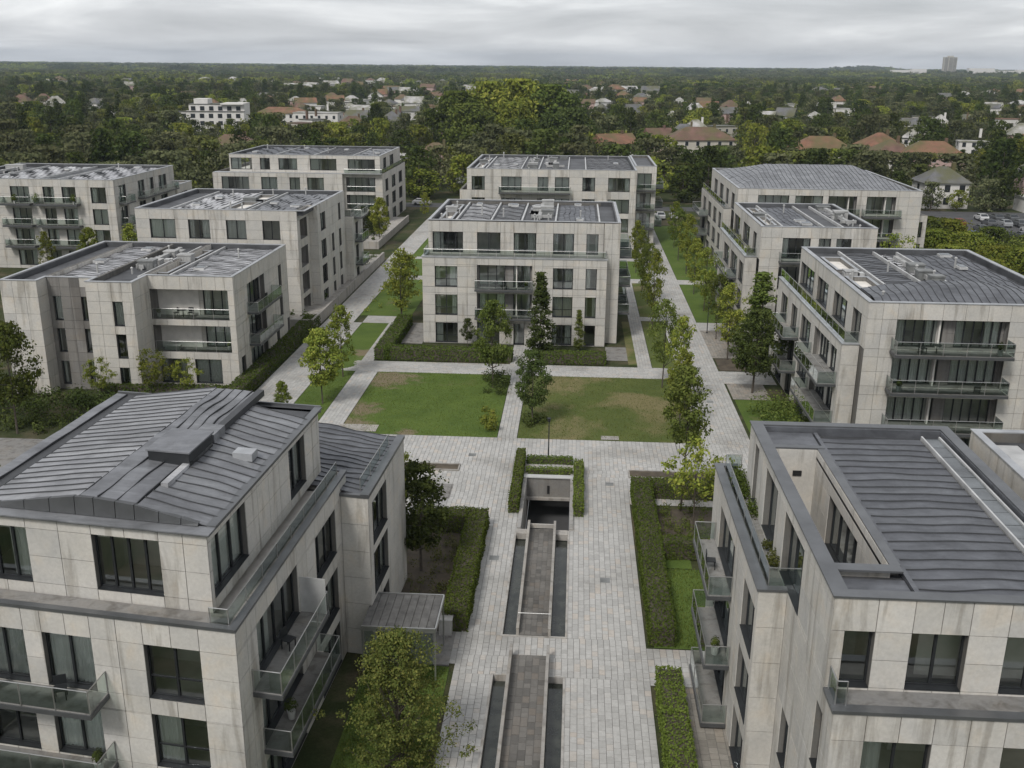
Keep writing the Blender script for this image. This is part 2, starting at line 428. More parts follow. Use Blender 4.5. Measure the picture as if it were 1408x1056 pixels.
# ------------------------------------------------------------------ building kit
SIDE = {'S': 0, 'E': 1, 'N': 2, 'W': 3}
panel_cache = {}
class Bld:
    def __init__(s, name, label, cat, ox, oy, shear=None, group="concrete apartment blocks of the estate", parts=True):
        s.o = link(name, None, None, (ox, oy, 0))
        tag(s.o, label, cat, group)
        s.ox, s.oy, s.sh = ox, oy, shear
        s.npan = 0; s.extra = None
        s.stuff = MB()
        s.rooms = MB(); s.walls = MB(); s.dwalls = MB()
        s.name = name
        s.rnd = random.Random(hash(label) % 9999 if False else len(label) * 37 + int(abs(ox) * 10))
    def lin(s, x, y, z):
        if s.sh: return (x + s.sh[0] * y, y + s.sh[1] * x, z)
        return (x, y, z)
    def T(s, p): return s.lin(p[0] - s.ox, p[1] - s.oy, p[2])
    def part(s, name, mb, mat, parent=None, label=None):
        o = link(name, mb.mesh(name, mat, s.T), parent or s.o)
        if label: o['label'] = label
        return o
    def P(s, side, c, u, d):            # wall coords -> plan
        if side == 'S': return (u, c + d)
        if side == 'N': return (u, c - d)
        if side == 'W': return (c + d, u)
        return (c - d, u)
    def wbox(s, mb, side, c, u0, u1, d0, d1, z0, z1):
        a = s.P(side, c, u0, d0); b = s.P(side, c, u1, d1)
        mb.box(a[0], b[0], a[1], b[1], z0, z1)
    def panel(s, side, c, u0, u1, z0, z1, mat):
        g = .013
        a = s.P(side, c, u0 + g, 0); b = s.P(side, c, u1 - g, .032)
        if s.npan >= 285:
            s.stuff.box(a[0], b[0], a[1], b[1], z0 + g, z1 - g); return
        s.npan += 1
        hx, hy, hz = abs(b[0] - a[0]) / 2, abs(b[1] - a[1]) / 2, (z1 - z0) / 2 - g
        key = (round(hx, 2), round(hy, 3), round(hz, 2), s.sh, mat.name)
        if key not in panel_cache:
            mb = MB().box(-hx, hx, -hy, hy, -hz, hz)
            panel_cache[key] = mb.mesh("panel", mat, lambda p: s.lin(*p))
        j = s.rnd.uniform(-.002, .002)
        cx, cy = (a[0] + b[0]) / 2 - s.ox, (a[1] + b[1]) / 2 - s.oy
        link("panel", panel_cache[key], s.o, s.lin(cx, cy, (z0 + z1) / 2))
    def wall(s, side, c, u0, u1, z0, z1, ops=(), mat=None, pw=1.7, backmb=None, endin=0.0, panels=True):
        mat = mat or M['panel']; mb = backmb or s.walls
        ops = [dict(o) for o in ops]
        zs = sorted({round(z, 3) for z in [z0, z1] + [q for o in ops for q in (o['z0'], o['z1'])] if z0 <= z <= z1})
        ub = sorted({round(q, 3) for o in ops for q in (o['u0'], o['u1'])})
        for za, zb in zip(zs[:-1], zs[1:]):
            if zb - za < .02: continue
            bl = sorted([(o['u0'], o['u1']) for o in ops if o['z0'] < zb - .001 and o['z1'] > za + .001])
            runs = []; cur = u0
            for a, b in bl:
                if a > cur + .01: runs.append((cur, a))
                cur = max(cur, b)
            if cur < u1 - .01: runs.append((cur, u1))
            for a, b in runs:
                ba = a + (endin if abs(a - u0) < .01 else 0); bb = b - (endin if abs(b - u1) < .01 else 0)
                ba2 = ba + (.034 if (abs(a - u0) < .01 and not endin) else 0); bb2 = bb - (.034 if (abs(b - u1) < .01 and not endin) else 0)
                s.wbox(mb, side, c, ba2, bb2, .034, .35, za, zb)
                if not panels: continue
                pa = a + (.034 if (abs(a - u0) < .01 and endin) else 0); pb = b - (.034 if (abs(b - u1) < .01 and endin) else 0)
                cuts = [pa]
                for q in ub:
                    if q - cuts[-1] > .7 and pb - q > .7: cuts.append(q)
                cuts.append(pb)
                fin = []
                for x, y in zip(cuts[:-1], cuts[1:]):
                    n = max(1, math.ceil((y - x) / pw))
                    for i in range(n): fin.append((x + (y - x) * i / n, x + (y - x) * (i + 1) / n))
                nz = max(1, math.ceil((zb - za) / 1.75))
                for x, y in fin:
                    for k in range(nz):
                        s.panel(side, c, x, y, za + (zb - za) * k / nz, za + (zb - za) * (k + 1) / nz, mat)
        for o in ops:
            k = o.get('k', 'w')
            if k == 'w': s.window(side, c, o['u0'], o['u1'], o['z0'], o['z1'], o.get('n', 2), o.get('d', .24), o.get('t', False), o.get('cur'))
            elif k == 'l':
                D = o.get('D', 1.7)
                s.wbox(s.dwalls, side, c, o['u0'] - .12, o['u0'] - .002, .352, D, o['z0'] - .1, o['z1'] + .1)
                s.wbox(s.dwalls, side, c, o['u1'] + .002, o['u1'] + .12, .352, D, o['z0'] - .1, o['z1'] + .1)
                s.wbox(s.dwalls, side, c, o['u0'] - .12, o['u1'] + .12, .352, D + .3, o['z1'] + .002, o['z1'] + .12)
                fl = MB(); s.wbox(fl, side, c, o['u0'], o['u1'], .01, D + .3, o['z0'] - .12, o['z0'] + .012)
                s.part('balcony_floor', fl, M['terrace'])
                sgn = D if side in 'SW' else -D
                sub = [dict(u0=a, u1=b, z0=o['z0'] + .06, z1=o['z1'] - .05, n=n, d=.1) for a, b, n in o['sub']]
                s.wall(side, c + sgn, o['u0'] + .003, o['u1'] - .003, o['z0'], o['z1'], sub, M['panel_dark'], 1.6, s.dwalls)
            elif k == 'd':
                s.window(side, c, o['u0'], o['u1'], o['z0'], o['z1'], 1, .3)
    def window(s, side, c, u0, u1, z0, z1, n=2, d=.24, transom=False, cur=None):
        f = MB(); t = .065
        B = lambda mb, a, b, x, y, p, q: s.wbox(mb, side, c, a, b, x, y, p, q)
        B(f, u0, u1, d, d + .09, z0, z0 + t); B(f, u0, u1, d, d + .09, z1 - t, z1)
        B(f, u0, u0 + t, d, d + .09, z0 + t, z1 - t); B(f, u1 - t, u1, d, d + .09, z0 + t, z1 - t)
        w = (u1 - u0) / n
        for i in range(1, n):
            x = u0 + w * i; B(f, x - .045, x + .045, d - .01, d + .1, z0 + t, z1 - t)
        if transom:
            zt = z0 + (z1 - z0) * .36
            for i in range(n): B(f, u0 + w * i + .05, u0 + w * (i + 1) - .05, d + .01, d + .08, zt - .03, zt + .03)
        # metal sill
        B(f, u0 + .01, u1 - .01, -.025, d, z0 - .001, z0 + .022)
        fo = s.part('window', f, M['frame'])
        for i in range(n):
            g = MB(); a = u0 + w * i + .05; b = u0 + w * (i + 1) - .05
            p0 = s.P(side, c, a, d + .05); p1 = s.P(side, c, b, d + .05)
            g.poly([(p0[0], p0[1], z0 + .05), (p1[0], p1[1], z0 + .05), (p1[0], p1[1], z1 - .05), (p0[0], p0[1], z1 - .05)], [(0, 1, 2, 3)])
            s.part('pane', g, M['pane'], fo)
        r = s.rnd.random() if cur is None else cur
        if r < .78:
            spans = []
            if r < .2: spans = [(u0 + .08, u1 - .08)]
            elif r < .42: spans = [(u0 + .08, u0 + (u1 - u0) * s.rnd.uniform(.25, .5))]
            else: spans = [(u0 + .08, u0 + (u1 - u0) * .22), (u1 - (u1 - u0) * s.rnd.uniform(.2, .42), u1 - .08)]
            for a, b in spans:
                k = max(4, int((b - a) / .09)); pts = []; fs = []
                for i in range(k + 1):
                    u = a + (b - a) * i / k; dd = d + .17 + (.05 if i % 2 else -.03) + s.rnd.uniform(-.015, .015)
                    q = s.P(side, c, u, dd)
                    pts += [(q[0], q[1], z0 + .05), (q[0], q[1], z1 - .02)]
                    if i: fs.append((2 * i - 2, 2 * i, 2 * i + 1, 2 * i - 1))
                cm = MB().poly(pts, fs)
                s.part('curtain', cm, M['curtain'], fo)
    def volume(s, x0, x1, y0, y1, z0, z1, sides, ops={}, pw=1.7, core=True, mats={}):
        for sd in sides:
            c = {'S': y0, 'N': y1, 'W': x0, 'E': x1}[sd]
            a, b = (x0, x1) if sd in 'SN' else (y0, y1)
            s.wall(sd, c, a, b, z0, z1, ops.get(sd, ()), mats.get(sd), pw, endin=(.352 if sd in 'WE' else 0))
        if core:
            W = min(x1 - x0, y1 - y0)
            i = min(3.0, W * .38)
            s.rooms.box(x0 + i, x1 - i, y0 + i, y1 - i, z0 + .02, z1 - .75)
            for zf in (.0, 3.0, 6.2, 9.45):
                if z0 - .6 < zf < z1 - 1:
                    s.rooms.box(x0 + .36, x1 - .36, y0 + .36, y1 - .36, max(zf - .25, z0 + .01), zf + .04)
            s.rooms.box(x0 + .36, x1 - .36, y0 + .36, y1 - .36, z1 - .74, z1 - .6)
            # party walls behind the facade
            n = int((x1 - x0) / 5)
            for k in range(1, n):
                xx = x0 + (x1 - x0) * k / n + .2
                s.rooms.box(xx, xx + .12, y0 + .4, y0 + i + .1, z0 + .03, z1 - .76)
    def finish(s):
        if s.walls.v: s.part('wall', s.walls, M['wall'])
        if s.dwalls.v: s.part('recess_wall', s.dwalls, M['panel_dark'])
        if s.rooms.v: s.part('interior', s.rooms, M['inner'])
        if s.stuff.v: tag(s.part('panel', s.stuff, M['panel']), kind='stuff')
    def coping(s, x0, x1, y0, y1, z, w=.38, mat=None, h=.06, over=.04, inner=.5):
        mb = MB(); o = over
        mb.box(x0 - o, x1 + o, y0 - o, y0 + w, z + .002, z + h); mb.box(x0 - o, x1 + o, y1 - w, y1 + o, z + .002, z + h)
        mb.box(x0 - o, x0 + w, y0 + w, y1 - w, z + .002, z + h); mb.box(x1 - w, x1 + o, y0 + w, y1 - w, z + .002, z + h)
        s.part('coping', mb, mat or M['coping'])
    def upstand(s, x0, x1, y0, y1, z0, z1, t=.15, mat=None):
        mb = MB()
        mb.box(x0, x1, y0, y0 + t, z0, z1); mb.box(x0, x1, y1 - t, y1, z0, z1)
        mb.box(x0, x0 + t, y0 + t, y1 - t, z0, z1); mb.box(x1 - t, x1, y0 + t, y1 - t, z0, z1)
        s.part('parapet', mb, mat or M['membrane'])
    def balustrade(s, pts, z, h=1.0, base=.0, pl=1.5, name='balustrade', rail=.022):
        """glass balustrade along plan polyline"""
        mb = MB()
        root = None; segs = []
        for (ax, ay), (bx, by) in zip(pts[:-1], pts[1:]):
            L = math.hypot(bx - ax, by - ay)
            mb.tube([(ax, ay, z + h), (bx, by, z + h)], rail, 5)
            n = max(1, round(L / pl))
            for i in range(n):
                segs.append((ax + (bx - ax) * i / n, ay + (by - ay) * i / n, ax + (bx - ax) * (i + 1) / n, ay + (by - ay) * (i + 1) / n))
        for q in ([segs[0][:2]] + [g_[2:] for g_ in segs]):
            mb.box(q[0] - .018, q[0] + .018, q[1] - .018, q[1] + .018, z, z + h)
        root = s.part(name, mb, M['rail'])
        for a, b, c_, d_ in segs:
            L = math.hypot(c_ - a, d_ - b); e = .04 / max(L, .1)
            p = (a + (c_ - a) * e, b + (d_ - b) * e); q = (c_ - (c_ - a) * e, d_ - (d_ - b) * e)
            g = MB().poly([(p[0], p[1], z + .06), (q[0], q[1], z + .06), (q[0], q[1], z + h - .03), (p[0], p[1], z + h - .03)], [(0, 1, 2, 3)])
            s.part('glass_panel', g, M['balglass'], root)
        return root
    def balcony(s, side, c, u0, u1, z, depth=1.4, th=.22, rail=True, ends=True):
        mb = MB(); s.wbox(mb, side, c, u0, u1, -depth, -.004, z - th, z - .03)
        o = s.part('balcony', mb, M['edge'])
        fl = MB(); s.wbox(fl, side, c, u0 + .05, u1 - .05, -depth + .05, -.01, z - .03 + .002, z)
        s.part('balcony_floor', fl, M['terrace'], o)
        if rail:
            e = .05
            pts = [s.P(side, c, u0 + e, -.03), s.P(side, c, u0 + e, -depth + e), s.P(side, c, u1 - e, -depth + e), s.P(side, c, u1 - e, -.03)]
            s.balustrade(pts, z, 1.0, pl=1.6)
        return o
    # seams: strips of standing-seam sheet following height function hf(x, y)
    def seams(s, x0, x1, y0, y1, hf, axis='x', pitch=.62, mat=None, joined=False, amp=.02, step=.6, wav=.04):
        mat = mat or M['seam']
        a0, a1, b0, b1 = (x0, x1, y0, y1) if axis == 'x' else (y0, y1, x0, x1)
        n = max(1, round((b1 - b0) / pitch)); k = max(2, int((a1 - a0) / step))
        ph = [s.rnd.uniform(0, 6.28) for _ in range(8)]
        def wob(a, b): return wav * (math.sin(a * .75 + ph[0] + b * .22) + .45 * math.sin(a * 1.9 + ph[1] + b * .8))
        def zn(a, b): return amp * (math.sin(a * 1.3 + b * 2.1 + ph[2]) + math.sin(a * 2.9 - b * 1.7 + ph[3]) * .6)
        J = MB()
        for i in range(n):
            ba, bb = b0 + (b1 - b0) * i / n, b0 + (b1 - b0) * (i + 1) / n
            mb = J if joined else MB()
            pts = []; st = len(mb.v)
            jog = s.rnd.uniform(-.05, .05)
            for q in range(k + 1):
                a = a0 + (a1 - a0) * q / k
                wa = wob(a, ba) if i else 0; wb = wob(a, bb) if i < n - 1 else 0
                for b_, dz in ((ba + wa, -.05), (ba + wa, 0), (bb + wb - .05, 0), (bb + wb - .04, .045), (bb + wb - .01, .045), (bb + wb - .01, -.05)):
                    x, y = (a, b_) if axis == 'x' else (b_, a)
                    pts.append((x, y, hf(x, y) + zn(a, (ba + bb) / 2) + dz))
            fs = []; fm = []
            for q in range(k):
                for r_ in range(5):
                    A = q * 6 + r_; fs.append((A, A + 6, A + 7, A + 1) if axis == 'x' else (A, A + 1, A + 7, A + 6)); fm.append(1 if r_ in (2, 3, 4) else 0)
            fs.append(tuple(range(5, -1, -1)) if axis == 'x' else tuple(range(6))); fm.append(0)
            fs.append(tuple(k * 6 + r_ for r_ in (range(6) if axis == 'x' else range(5, -1, -1)))); fm.append(0)
            n0 = len(mb.v); mb.v += pts
            for f_, m_ in zip(fs, fm): mb.f.append(tuple(n0 + w for w in f_)); mb.mi.append(m_)
            if not joined: s.part('roof_panel', mb, [mat, M['rib']])
        if joined: tag(s.part('roof_panel', J, [mat, M['rib']]), kind='stuff')

def hipf(x0, x1, y0, y1, z, kx, ky, cap=9):
    return lambda x, y: z + max(0, min(kx * (x - x0), kx * (x1 - x), ky * (y - y0), ky * (y1 - y), cap))
def WF(u0, u1, floors, n=2, **kw):
    FL = {0: (.05, 2.4), 1: (.1, 2.4), 2: (3.3, 5.6), 3: (6.5, 8.8), 4: (10.0, 12.2)}
    out = []
    for f in floors:
        a, b = FL[f]
        out.append(dict(u0=u0, u1=u1, z0=kw.get('zo', 0) + a, z1=kw.get('zo', 0) + b, n=n, **{k: v for k, v in kw.items() if k != 'zo'}))
    return out
def LG(u0, u1, floors, sub, D=1.7):
    FL = {1: (.1, 2.6), 2: (3.25, 5.8), 3: (6.45, 9.0), 4: (9.85, 12.3)}
    return [dict(k='l', u0=u0, u1=u1, z0=FL[f][0], z1=FL[f][1], sub=sub, D=D) for f in floors]

def deck(b, x0, x1, y0, y1, z, holes=(), mat=None, t=.12):
    mb = MB()
    for r in minus((x0, x1, y0, y1), holes): mb.box(r[0], r[1], r[2], r[3], z - t, z)
    b.part('roof_deck', mb, mat or M['membrane'])
def court(b, x0, x1, y0, y1, ztop, zf, planted=True):
    """open roof court sunk into the roof"""
    w = MB(); t = .2
    w.box(x0 - t, x1 + t, y0 - t, y0, zf - .1, ztop); w.box(x0 - t, x1 + t, y1, y1 + t, zf - .1, ztop)
    w.box(x0 - t, x0, y0, y1, zf - .1, ztop); w.box(x1, x1 + t, y0, y1, zf - .1, ztop)
    o = b.part('roof_court', w, M['pit_wall_dark'])
    f = MB().box(x0, x1, y0, y1, zf - .1, zf); b.part('court_floor', f, M['gravel'], o)
    c = MB(); h = .05; e = .03
    c.box(x0 - t - e, x1 + t + e, y0 - t - e, y0 + e, ztop + .002, ztop + h); c.box(x0 - t - e, x1 + t + e, y1 - e, y1 + t + e, ztop + .002, ztop + h)
    c.box(x0 - t - e, x0 + e, y0 + e, y1 - e, ztop + .002, ztop + h); c.box(x1 - e, x1 + t + e, y0 + e, y1 - e, ztop + .002, ztop + h)
    b.part('court_rim', c, M['coping'], o)
def unit(b, x, y, z, w, d, h, mat=None, kind='box'):
    mb = MB()
    if kind == 'box':
        mb.box(x - w / 2, x + w / 2, y - d / 2, y + d / 2, z, z + h * .85)
        mb.box(x - w / 2 - .06, x + w / 2 + .06, y - d / 2 - .06, y + d / 2 + .06, z + h * .85 + .002, z + h)
        n = max(2, int(w / .3))
        for i in range(n):
            xx = x - w / 2 + w * (i + .2) / n; mb.box(xx, xx + w / n * .6, y - d / 2 - .03, y - d / 2 - .002, z + .12, z + h * .7)
        b.part('ventilation_unit', mb, mat or M['hvac'])
    elif kind == 'pipe':
        mb.tube([(x, y, z), (x, y, z + h)], .09, 7); mb.tube([(x, y, z + h), (x, y, z + h + .12)], [.16, .05], 7)
        b.part('vent_pipe', mb, mat or M['hvac_light'])
    elif kind == 'sky':
        mb.box(x - w / 2, x + w / 2, y - d / 2, y + d / 2, z, z + h)
        o = b.part('skylight', mb, mat or M['white_metal'])
        g = MB().poly([(x - w / 2 + .1, y - d / 2 + .1, z + h + .03), (x + w / 2 - .1, y - d / 2 + .1, z + h + .03), (x + w / 2 - .1, y + d / 2 - .1, z + h + .06), (x - w / 2 + .1, y + d / 2 - .1, z + h + .06)], [(0, 1, 2, 3)])
        b.part('pane', g, M['skylight'], o)
    elif kind == 'duct':
        mb.box(x - w / 2, x + w / 2, y - d / 2, y + d / 2, z + .15, z + .15 + h)
        n = max(2, int(max(w, d) / 1.5))
        for i in range(n + 1):
            q = i / n
            px = x - w / 2 + w * q if w > d else x; py = y - d / 2 + d * q if d >= w else y
            mb.box(px - .08, px + .08, py - .08, py + .08, z, z + .15)
            if w > d: mb.box(px - .05, px + .05, y - d / 2 - .04, y + d / 2 + .04, z + .152, z + h + .2)
            else: mb.box(x - w / 2 - .04, x + w / 2 + .04, py - .05, py + .05, z + .152, z + h + .2)
        b.part('duct', mb, mat or M['hvac_light'])
def bay_roof(b, x0, x1, y0, y1, z, bays, mat='seam', seed=1):
    """complicated roof of one block: bays = [(width share, kind)], kind S seam hip, F flat, C court, E equipment, L light seam"""
    r = random.Random(seed)
    tot = sum(w for w, _ in bays); x = x0; holes = []; todo = []
    for w, k in bays:
        a, c = x, x + (x1 - x0) * w / tot; x = c; D = y1 - y0
        if k == 'C':
            h = (a + .5, c - .5, y0 + D * .12, y0 + D * .46); holes.append(h)
            h2 = (a + .5, c - .5, y0 + D * .58, y0 + D * .85); holes.append(h2)
        todo.append((a, c, k))
    deck(b, x0, x1, y0, y1, z, holes)
    for h in holes: court(b, h[0] + .2, h[1] - .2, h[2] + .2, h[3] - .2, z + .25, z - 2.6)
    bars = MB()
    for i, (a, c, k) in enumerate(todo):
        D = y1 - y0
        if i: bars.box(a - .09, a + .09, y0 + .1, y1 - .1, z, z + .3)
        if k in 'SLD':
            mt = {'S': 'seam', 'L': 'seam_light', 'D': 'seam_dark'}[k]
            hf = hipf(a, c, y0, y1, z + .06, .09, .09, .8)
            ax = 'y' if r.random() < .5 else 'x'
            b.seams(a + .35, c - .35, y0 + .3, y1 - .3, hf, ax, .62, M[mt], True, .05, .7, .09)
            for _ in range(r.randint(1, 2)):
                sx, sy = r.uniform(a + 1.2, c - 1.2), r.uniform(y0 + 2, y1 - 2)
                unit(b, sx, sy, hf(sx, sy) + .03, r.uniform(.7, 1.2), r.uniform(.8, 1.4), .22, None, 'sky')
            unit(b, r.uniform(a + 1, c - 1), r.uniform(y0 + 1, y1 - 1), z + .3, 1, 1, .9, None, 'pipe')
        elif k in 'EC':
            for _ in range(4 if k == 'E' else 1):
                unit(b, r.uniform(a + 1, c - 1), r.uniform(y0 + 1.5, y1 - 1.5) if k == 'E' else y0 + D * .52, z, r.uniform(.9, 1.7), r.uniform(.8, 1.3), r.uniform(.5, 1.0), M['hvac'] if r.random() < .5 else M['hvac_light'])
            if k == 'E':
                unit(b, (a + c) / 2, (y0 + y1) / 2 + 1, z, .4, D * .6, .35, None, 'duct')
                unit(b, (a + c) / 2 + .2, y0 + D * .3, z, (c - a) * .6, .35, .3, None, 'duct')
                b.seams(a + .5, a + (c - a) * .42, y0 + D * .55, y1 - 1, lambda x_, y_: z + .08 + .12 * math.sin(x_ * 1.1), 'x', .6, M['seam_light'], True, .06, .6, .1)
            for _ in range(3): unit(b, r.uniform(a + .8, c - .8), r.uniform(y0 + 1, y1 - 1), z, 1, 1, r.uniform(.5, 1), None, 'pipe')
            pb = MB()
            for _ in range(3):
                u = r.uniform(a + .6, c - 1.6); v = y0 + D * .52
                pb.box(u, u + r.uniform(.7, 1.4), v - .4, v + .4, z, z + .35)
            b.part('roof_planter', pb, M['white_metal'])
    if bars.v: b.part('roof_divider', bars, M['white_metal'])

# ================================================================== GROUND
PIT = (-3.15, .15, 61.8, 72.1)           # sunken stair well
RAMP1 = (-3.45, .1, 48.5, 61.8)
RAMP2 = (-3.65, .05, 30.0, 44.75)
RAMP3 = (-2.85, -.75, 44.75, 46.5)
HOLES = [PIT, RAMP1, RAMP2, RAMP3]
def gz(x, y):
    d = math.hypot(x, y)
    return 0 if d < 2600 else min(17, (d - 2600) / 3500 * 17) * .3
mb = MB()
for r in minus((-80, 80, 0, 300), HOLES): mb.poly([(r[0], r[2], -.06), (r[1], r[2], -.06), (r[1], r[3], -.06), (r[0], r[3], -.06)], [(0, 1, 2, 3)])
for r in minus((-300, 300, -60, 320), [(-80, 80, 0, 300)]): mb.poly([(r[0], r[2], -.06), (r[1], r[2], -.06), (r[1], r[3], -.06), (r[0], r[3], -.06)], [(0, 1, 2, 3)])
struct('ground', mb, M['meadow'], 'rough dark green and brown ground between the gardens and buildings')
mb = MB()
xs = [-6400, -5000, -3500, -2600, -1500, -300, 300, 1500, 2600, 3500, 5000, 6400]; ys = [-300, -60, 320, 1200, 2000, 2600, 3400, 4300, 5200, 6100, 6800]
for i in range(len(xs) - 1):
    for j in range(len(ys) - 1):
        if xs[i] == -300 and ys[j] == -60: continue
        q = [(xs[i], ys[j]), (xs[i + 1], ys[j]), (xs[i + 1], ys[j + 1]), (xs[i], ys[j + 1])]
        mb.poly([(a, b, gz(a, b) - .06) for a, b in q], [(0, 1, 2, 3)])
struct('terrain', mb, M['meadow'], 'flat wooded plain running to the horizon, rising gently at the far end')

# paved zones (x0, x1, y0, y1)
ZN = {'plaza': [(-5.7, 4.45, 28, 66.6), (-12.0, -5.7, 62.6, 79.3), (-20.5, -12.0, 70, 79.3), (-5.7, 15.4, 66.6, 79.3), (-7.6, -5.7, 45.6, 48.7), (4.45, 6.9, 44.4, 47.8), (-30.2, -20.5, 75.8, 79.3)],
      'street_east': [(11.0, 15.2, 79.3, 205)],
      'street_west': [(-30.2, -25.6, 79.3, 117.5), (-30.2, -26.7, 117.5, 205)],
      'path_cross': [(-25.6, 11.0, 97.4, 101.2), (15.2, 20.4, 96.4, 100.6)],
      'path_mid': [(-6.1, -4.45, 79.3, 97.4)],
      'path_lawn': [(-22.1, -19.8, 79.3, 97.4), (-22.3, -21.0, 101.2, 117.5)],
      'path_north': [(-25.6, -20.2, 117.5, 121.0), (-26.7, -18.6, 143.6, 146.4), (8.4, 11.0, 121.6, 123.6), (6.6, 11.0, 144.3, 147.2), (15.2, 19.1, 117.5, 121.3), (15.2, 19.1, 144.1, 147.2), (7.0, 11.0, 161.5, 164.2), (-26.7, -20.0, 160, 162.0)],
      'path_door': [(6.9, 8.4, 101.2, 144.3), (-6.5, -3.4, 101.2, 108.9)],
      'tree_court': [(15.2, 18.9, 105.6, 117.5), (15.4, 19.0, 91.5, 96.4)]}
allz = [z for v in ZN.values() for z in v]
# beds with trees inside paving
BEDS = [(-13.3, -8.5, 71.7, 73.0), (4.6, 10.7, 71.4, 72.8), (-13.0, -8.6, 66.5, 69.2), (5.3, 11.2, 79.4, 80.6)][:3]
PAVH = HOLES + BEDS
base = MB(); bg_ = MB(); own = []; npav = 0
BT = {'plaza': 'paver', 'street_east': 'paver', 'street_west': 'paver', 'path_cross': 'paver', 'path_mid': 'paver', 'path_lawn': 'paver', 'path_north': 'paver', 'path_door': 'paver', 'tree_court': 'paver_warm'}
LBL = {'plaza': ('plaza', 'pale granite paved plaza with a sunken ramp down its middle'), 'street_east': ('street', 'pale paved lane between the central block and the right hand blocks'),
       'street_west': ('street', 'pale paved lane running past the left hand blocks'), 'path_cross': ('path', 'paved cross path behind the two lawns'),
       'path_mid': ('path', 'narrow paved path between the two lawns'), 'path_lawn': ('path', 'paved path along the left edge of the lawn'),
       'path_north': ('path', 'short paved links across the planted strips'), 'path_door': ('path', 'paved footpath beside and in front of the central block'),
       'tree_court': ('pavement', 'brownish paved strip with street trees beside the right lane')}
pav_cache = {}
cand = []
for key, zs in ZN.items():
    sm = MB(); pm = MB()
    for z in zs:
        for r in minus(z, PAVH):
            sm.poly([(r[0], r[2], -.03), (r[1], r[2], -.03), (r[1], r[3], -.03), (r[0], r[3], -.03)], [(0, 1, 2, 3)])
    so = struct(LBL[key][0], sm, M['grout'], LBL[key][1])
    along = key not in ('path_cross', 'path_north')
    for z in zs:
        for r in minus(z, PAVH):
            A0, A1, B0, B1 = (r[0], r[1], r[2], r[3]) if along else (r[2], r[3], r[0], r[1])
            n = max(1, round((A1 - A0) / .33)); w = (A1 - A0) / n
            for i in range(n):
                q = B0
                while q < B1 - .01:
                    L = rnd.choice((.34, .45, .45, .6, .7)) if B1 - q > .9 else B1 - q
                    if q == B0: L *= rnd.uniform(.4, 1)
                    a, b_ = A0 + w * i, q
                    q += L
                    box = (a + .011, a + w - .011, b_ + .011, b_ + L - .011) if along else (b_ + .011, b_ + L - .011, a + .011, a + w - .011)
                    if box[1] - box[0] < .05 or box[3] - box[2] < .05: continue
                    dz = rnd.uniform(-.004, .004)
                    if key == 'plaza' and box[2] < 44.5 and box[2] > 38.2 and -5.6 < box[0] < 4.4:
                        cand.append((box, dz)); continue
                    n0 = len(pm.v)
                    x0, x1, y0, y1 = box
                    pm.v += [(x0, y0, -.03), (x1, y0, -.03), (x1, y1, -.03), (x0, y1, -.03), (x0, y0, dz), (x1, y0, dz), (x1, y1, dz), (x0, y1, dz)]
                    for f in BF[1:]: pm.f.append(tuple(n0 + k for k in f)); pm.mi.append(0)
    if key == 'plaza':
        plaza = so
        cand.sort(key=lambda c: c[0][2])
        for (x0, x1, y0, y1), dz in cand[:298]:
            k = (round(x1 - x0, 3), round(y1 - y0, 3))
            if k not in pav_cache:
                hx, hy = k[0] / 2, k[1] / 2
                pav_cache[k] = MB().box(-hx, hx, -hy, hy, -.03, 0).mesh('paver', M['paver'])
            link('paver', pav_cache[k], so, ((x0 + x1) / 2, (y0 + y1) / 2, dz))
        for (x0, x1, y0, y1), dz in cand[298:]: pm.box(x0, x1, y0, y1, -.03, dz)
    tag(link('paver', pm.mesh('paver', M[BT[key]]), so), kind='stuff')
# brown terrace strip beside the near right block
sm = MB(); x = 5.95
so = struct('pavement', MB().poly([(5.95, 28, -.025), (8.0, 28, -.025), (8.0, 44.35, -.025), (5.95, 44.35, -.025)], [(0, 1, 2, 3)]).poly([(6.95, 44.4, -.025), (8.0, 44.4, -.025), (8.0, 47.85, -.025), (6.95, 47.85, -.025)], [(0, 1, 2, 3)]), M['grout'], 'brownish paved strip between the hedge and the near right block')
pm = MB()
for (X0, X1, Y0, Y1) in ((5.95, 8.0, 28, 44.35), (6.95, 8.0, 44.4, 47.85)):
    x = X0
    while x < X1 - .05:
        w = min(.42, X1 - x); y = Y0 - rnd.random() * .3
        while y < Y1 - .05:
            L = rnd.choice((.42, .6, .42)); pm.box(x + .012, x + w - .012, max(y, Y0) + .012, min(y + L, Y1) - .012, -.025, rnd.uniform(0, .008)); y += L
        x += w
tag(link('paver', pm.mesh('paver', M['paver_warm']), so), kind='stuff')

